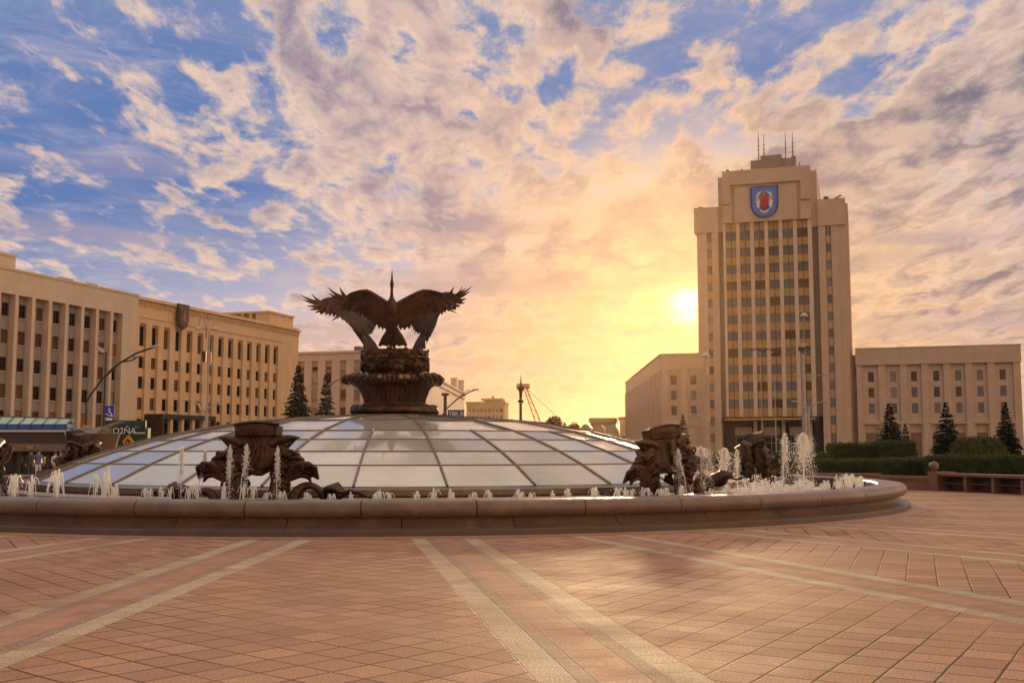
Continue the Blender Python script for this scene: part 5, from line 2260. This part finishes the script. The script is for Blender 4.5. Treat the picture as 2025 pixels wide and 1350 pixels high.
for i in range(26):
    m_.ell((r_2.uniform(-.9, .6), r_2.uniform(-.4, .4), at(0, 853, 68).z + r_2.uniform(-.5, .15)), (r_2.uniform(.2, .4), .3, r_2.uniform(.12, .3)), 8, 6)
m_.tube([(0, 0, 0), (0, 0, 2.5)], [.5, .4], 10)
m_.tube([(-.2, 0, 2.6), (.5, 0, 2.95), (1.3, 0, 3.3), (1.7, 0, 3.35)], [.16, .15, .1, .03], 8)
m_.build('carving', mat('grey stone', (.20, .15, .12), .7, .3, 3), rk, smooth=60)
# green hoarding with the white script
YH = 72.0
q2 = at(217, 888, YH)
hb = thing('advertising_hoarding', 'dark green advertising hoarding with white script lettering beside the portico', 'billboard', (q2.x, YH, 0))


def hx(px):
    return at(px, 888, YH).x - q2.x


def hz(py):
    return at(217, py, YH).z


MB().box(hx(205), hx(286), 0, .25, 0, hz(831)).build('board', mat('green board', (.012, .05, .035), .45, .2, 1, c2=(.02, .07, .035)), hb)
MB().box(hx(286), hx(291), .02, .6, 0, hz(846)).build('side_panel', mat('green side', (.03, .08, .05), .5, .2), hb)
MB().box(hx(205), hx(285), -.03, -.004, hz(859), hz(843)).build('dark_strip', mat('navy strip', (.008, .016, .03), .4, .2), hb)
WHITE = mat('white lettering', (.72, .72, .70), .5, .05)


def text(s, size, mt, par, loc, rz=0, nm='lettering', ext=.012):
    cu_ = bpy.data.curves.new(nm, 'FONT')
    cu_.body = s
    cu_.size = size
    cu_.extrude = ext
    tmp = bpy.data.objects.new(nm, cu_)
    col.objects.link(tmp)
    dg = bpy.context.evaluated_depsgraph_get()
    me = bpy.data.meshes.new_from_object(tmp.evaluated_get(dg))
    bpy.data.objects.remove(tmp)
    me.materials.clear()
    me.materials.append(mt)
    o2 = bpy.data.objects.new(nm, me)
    col.objects.link(o2)
    o2.parent = par
    o2.location = loc
    o2.rotation_euler = (pi / 2, 0, rz)
    return o2


text('O2ÑA', .55, WHITE, hb, (hx(222), -.05, hz(857)))
text('al aaaaaaa', .26, WHITE, hb, (hx(255), -.05, hz(857.5)))
text('TY', .42, mat('dim lettering', (.30, .36, .34), .5, .1), hb, (hx(208), -.05, hz(855)))
text('PM', .26, mat('green lettering', (.20, .30, .12), .5, .1), hb, (hx(265), -.02, hz(848)))
YS = 66.0
q3 = at(253, 888, YS)
rs = thing('warning_sign', 'orange diamond roadworks sign in front of the green hoarding', 'road sign', (q3.x, YS, 0))
m_ = MB()
rs_c = at(0, 873, YS).z
sq = .36
m_.slab([(-sq, rs_c), (0, rs_c - sq * 1.2), (sq, rs_c), (0, rs_c + sq * 1.2)], -.02, .02)
m_.build('plate', mat('orange plate', (.65, .22, .02), .4, .1), rs)
m_ = MB()
m_.slab([(-.16, rs_c - .16), (-.08, rs_c - .16), (-.04, rs_c + .06), (.10, rs_c - .16), (.18, rs_c - .16), (.06, rs_c + .14), (-.08, rs_c + .18)], -.035, -.021)
m_.build('symbol', DARKM, rs)
MB().tube([(0, .06, 0), (0, .06, rs_c + .2)], .03, 6).build('post', METAL, rs)
YS = 80.0
q3 = at(214, 888, YS)
ps = thing('pedestrian_sign', 'square blue pedestrian subway sign on the mast before the left block', 'road sign', (q3.x, YS, 0))
zc_ = at(0, 813.5, YS).z
MB().box(-.34, .34, -.02, .02, zc_ - .42, zc_ + .42).build('plate', mat('sign blue', (.02, .03, .46), .35, .1), ps)
m_ = MB()
m_.tube([(-.02, -.03, zc_ + .24), (-.10, -.03, zc_ + .16), (-.02, -.03, zc_ + .08), (.06, -.03, zc_ + .16), (-.02, -.03, zc_ + .24)], .03, 5)
m_.tube([(.02, -.03, zc_ + .08), (.10, -.03, zc_ - .14), (.22, -.03, zc_ - .34)], .035, 5)
m_.tube([(.0, -.03, zc_ + .04), (-.08, -.03, zc_ - .10)], .03, 5)
m_.tube([(-.28, -.03, zc_ - .16), (-.10, -.03, zc_ - .24), (.26, -.03, zc_ - .38)], .03, 5)
m_.build('pedestrian_symbol', WHITE, ps)
MB().box(-.2, .2, -.02, .02, zc_ - .62, zc_ - .48).build('small_plate', WHITE, ps)
MB().tube([(0, .08, 0), (0, .08, zc_ + .3)], .04, 6).build('post', DARKM, ps)
# blue notice by the pedestal
YB = 146.0
q3 = at(885, 888, YB)
nb_ = thing('street_banner', 'blue banner with white characters right of the monument pedestal', 'banner', (q3.x, YB, 0))
z0_, z1_ = at(0, 824, YB).z, at(0, 810, YB).z
wB = at(918, 888, YB).x - q3.x
MB().box(0, wB, -.04, .04, z0_, z1_).build('panel', mat('banner blue', (.03, .05, .30), .5, .1), nb_)
text('TBK ECT', .72, WHITE, nb_, (.12, -.06, z0_ + .2))
for x_ in (.1, wB - .1):
    MB().tube([(x_, .1, 0), (x_, .1, z1_)], .06, 6).build('post', DARKM, nb_)


# people
SKIN = mat('skin', (.42, .24, .16), .6, .1)


def person(px, Y, top_c, leg_c, lab, hair=(.03, .02, .015), rz=0.0, h=1.70, step=.22):
    b_ = at(px, 888, Y)
    o_ = thing('person', lab, 'person', (b_.x, Y, .004), rz)
    s_ = h / 1.72
    me = bpy.data.meshes.new('body')
    J = {'pel': (0, 0, .93), 'wst': (0, 0, 1.08), 'che': (0, -.01, 1.30), 'nk': (0, 0, 1.46), 'hd': (0, -.02, 1.56), 'tp': (0, -.01, 1.68),
         'hl': (-.09, 0, .90), 'kl': (-.10, -step * .5, .50), 'al': (-.10, -step * .35, .08), 'tl': (-.10, -step * .35 - .16, .03),
         'hr': (.09, 0, .90), 'kr': (.10, step * .2, .49), 'ar': (.10, step * .9, .09), 'tr': (.10, step * .9 - .15, .03),
         'sl': (-.19, 0, 1.40), 'el': (-.25, .04, 1.13), 'wl': (-.25, -.06, .90), 'fl': (-.25, -.09, .80),
         'sr': (.19, 0, 1.40), 'er': (.25, .02, 1.13), 'wr': (.24, -.12, .92), 'fr': (.24, -.16, .83)}
    E_ = [('pel', 'wst'), ('wst', 'che'), ('che', 'nk'), ('nk', 'hd'), ('hd', 'tp'), ('pel', 'hl'), ('hl', 'kl'), ('kl', 'al'), ('al', 'tl'), ('pel', 'hr'), ('hr', 'kr'), ('kr', 'ar'), ('ar', 'tr'),
          ('che', 'sl'), ('sl', 'el'), ('el', 'wl'), ('wl', 'fl'), ('che', 'sr'), ('sr', 'er'), ('er', 'wr'), ('wr', 'fr')]
    rad = {'pel': .14, 'wst': .125, 'che': .15, 'nk': .055, 'hd': .10, 'tp': .065, 'hl': .095, 'kl': .06, 'al': .042, 'tl': .032, 'hr': .095, 'kr': .06, 'ar': .042, 'tr': .032,
           'sl': .062, 'el': .045, 'wl': .03, 'fl': .028, 'sr': .062, 'er': .045, 'wr': .03, 'fr': .028}
    ks = list(J)
    me.from_pydata([tuple(c * s_ for c in J[k2]) for k2 in ks], [(ks.index(a), ks.index(b)) for a, b in E_], [])
    tmp = bpy.data.objects.new('body', me)
    col.objects.link(tmp)
    sk = tmp.modifiers.new('skin', 'SKIN')
    for i, k2 in enumerate(ks):
        dd = me.skin_vertices[0].data[i]
        dd.radius = (rad[k2] * s_, rad[k2] * s_ * (.8 if k2 in ('che', 'pel', 'wst') else 1))
        dd.use_root = (k2 == 'pel')
    ss = tmp.modifiers.new('sub', 'SUBSURF')
    ss.levels = ss.render_levels = 1
    dg = bpy.context.evaluated_depsgraph_get()
    m2 = bpy.data.meshes.new_from_object(tmp.evaluated_get(dg))
    bpy.data.objects.remove(tmp)
    mats = [SKIN, mat('shirt ' + lab[:12], top_c, .8, .2, 6), mat('trousers ' + lab[:12], leg_c, .8, .2, 6)]
    m2.materials.clear()
    for q_ in mats:
        m2.materials.append(q_)
    for pl_ in m2.polygons:
        c_ = pl_.center / s_
        pl_.material_index = 0 if c_.z > 1.47 or (abs(c_.x) > .2 and c_.z < .96) else (1 if c_.z > .92 else 2)
        pl_.use_smooth = True
    link('body', m2, o_)
    hm = MB()
    hm.ell((0, .012 * s_, 1.625 * s_), (.10 * s_, .112 * s_, .105 * s_), 12, 8)
    hm.ell((0, .06 * s_, 1.56 * s_), (.085 * s_, .07 * s_, .10 * s_), 10, 6)
    hm.build('hair', mat('hair ' + lab[:10], hair, .7, .2, 5), o_, smooth=60)
    return o_


person(77, 58, (.10, .10, .30), (.50, .48, .46), 'person in a blue patterned top and pale trousers walking by the pavilion', rz=.6)
person(62, 60, (.06, .05, .05), (.05, .05, .06), 'person in dark clothes just left of the one in blue', rz=.3, h=1.66)
person(121, 59, (.12, .12, .30), (.20, .16, .14), 'person with reddish hair in a blue top, half hidden behind the dome edge', hair=(.22, .07, .02), rz=-.4, h=1.62)
person(110, 61, (.55, .50, .46), (.25, .20, .18), 'person in a pale jacket beside the red haired one', rz=1.2, h=1.6)
# ------------------------------------------------------------------ evening haze
HAZE = True
if HAZE:
    m = bpy.data.materials.new('haze')
    m.use_nodes = True
    nt = m.node_tree
    nt.nodes.clear()
    out = nt.nodes.new('ShaderNodeOutputMaterial')
    pv_ = nt.nodes.new('ShaderNodeVolumePrincipled')
    pv_.inputs['Color'].default_value = (.95, .64, .34, 1)
    pv_.inputs['Density'].default_value = .00006
    pv_.inputs['Anisotropy'].default_value = .88
    nt.links.new(pv_.outputs[0], out.inputs['Volume'])
    g = MB().box(-2600, 2600, -400, 3600, -2.0, 75)
    o = g.build('haze', m)
    tag(o, kind='stuff')
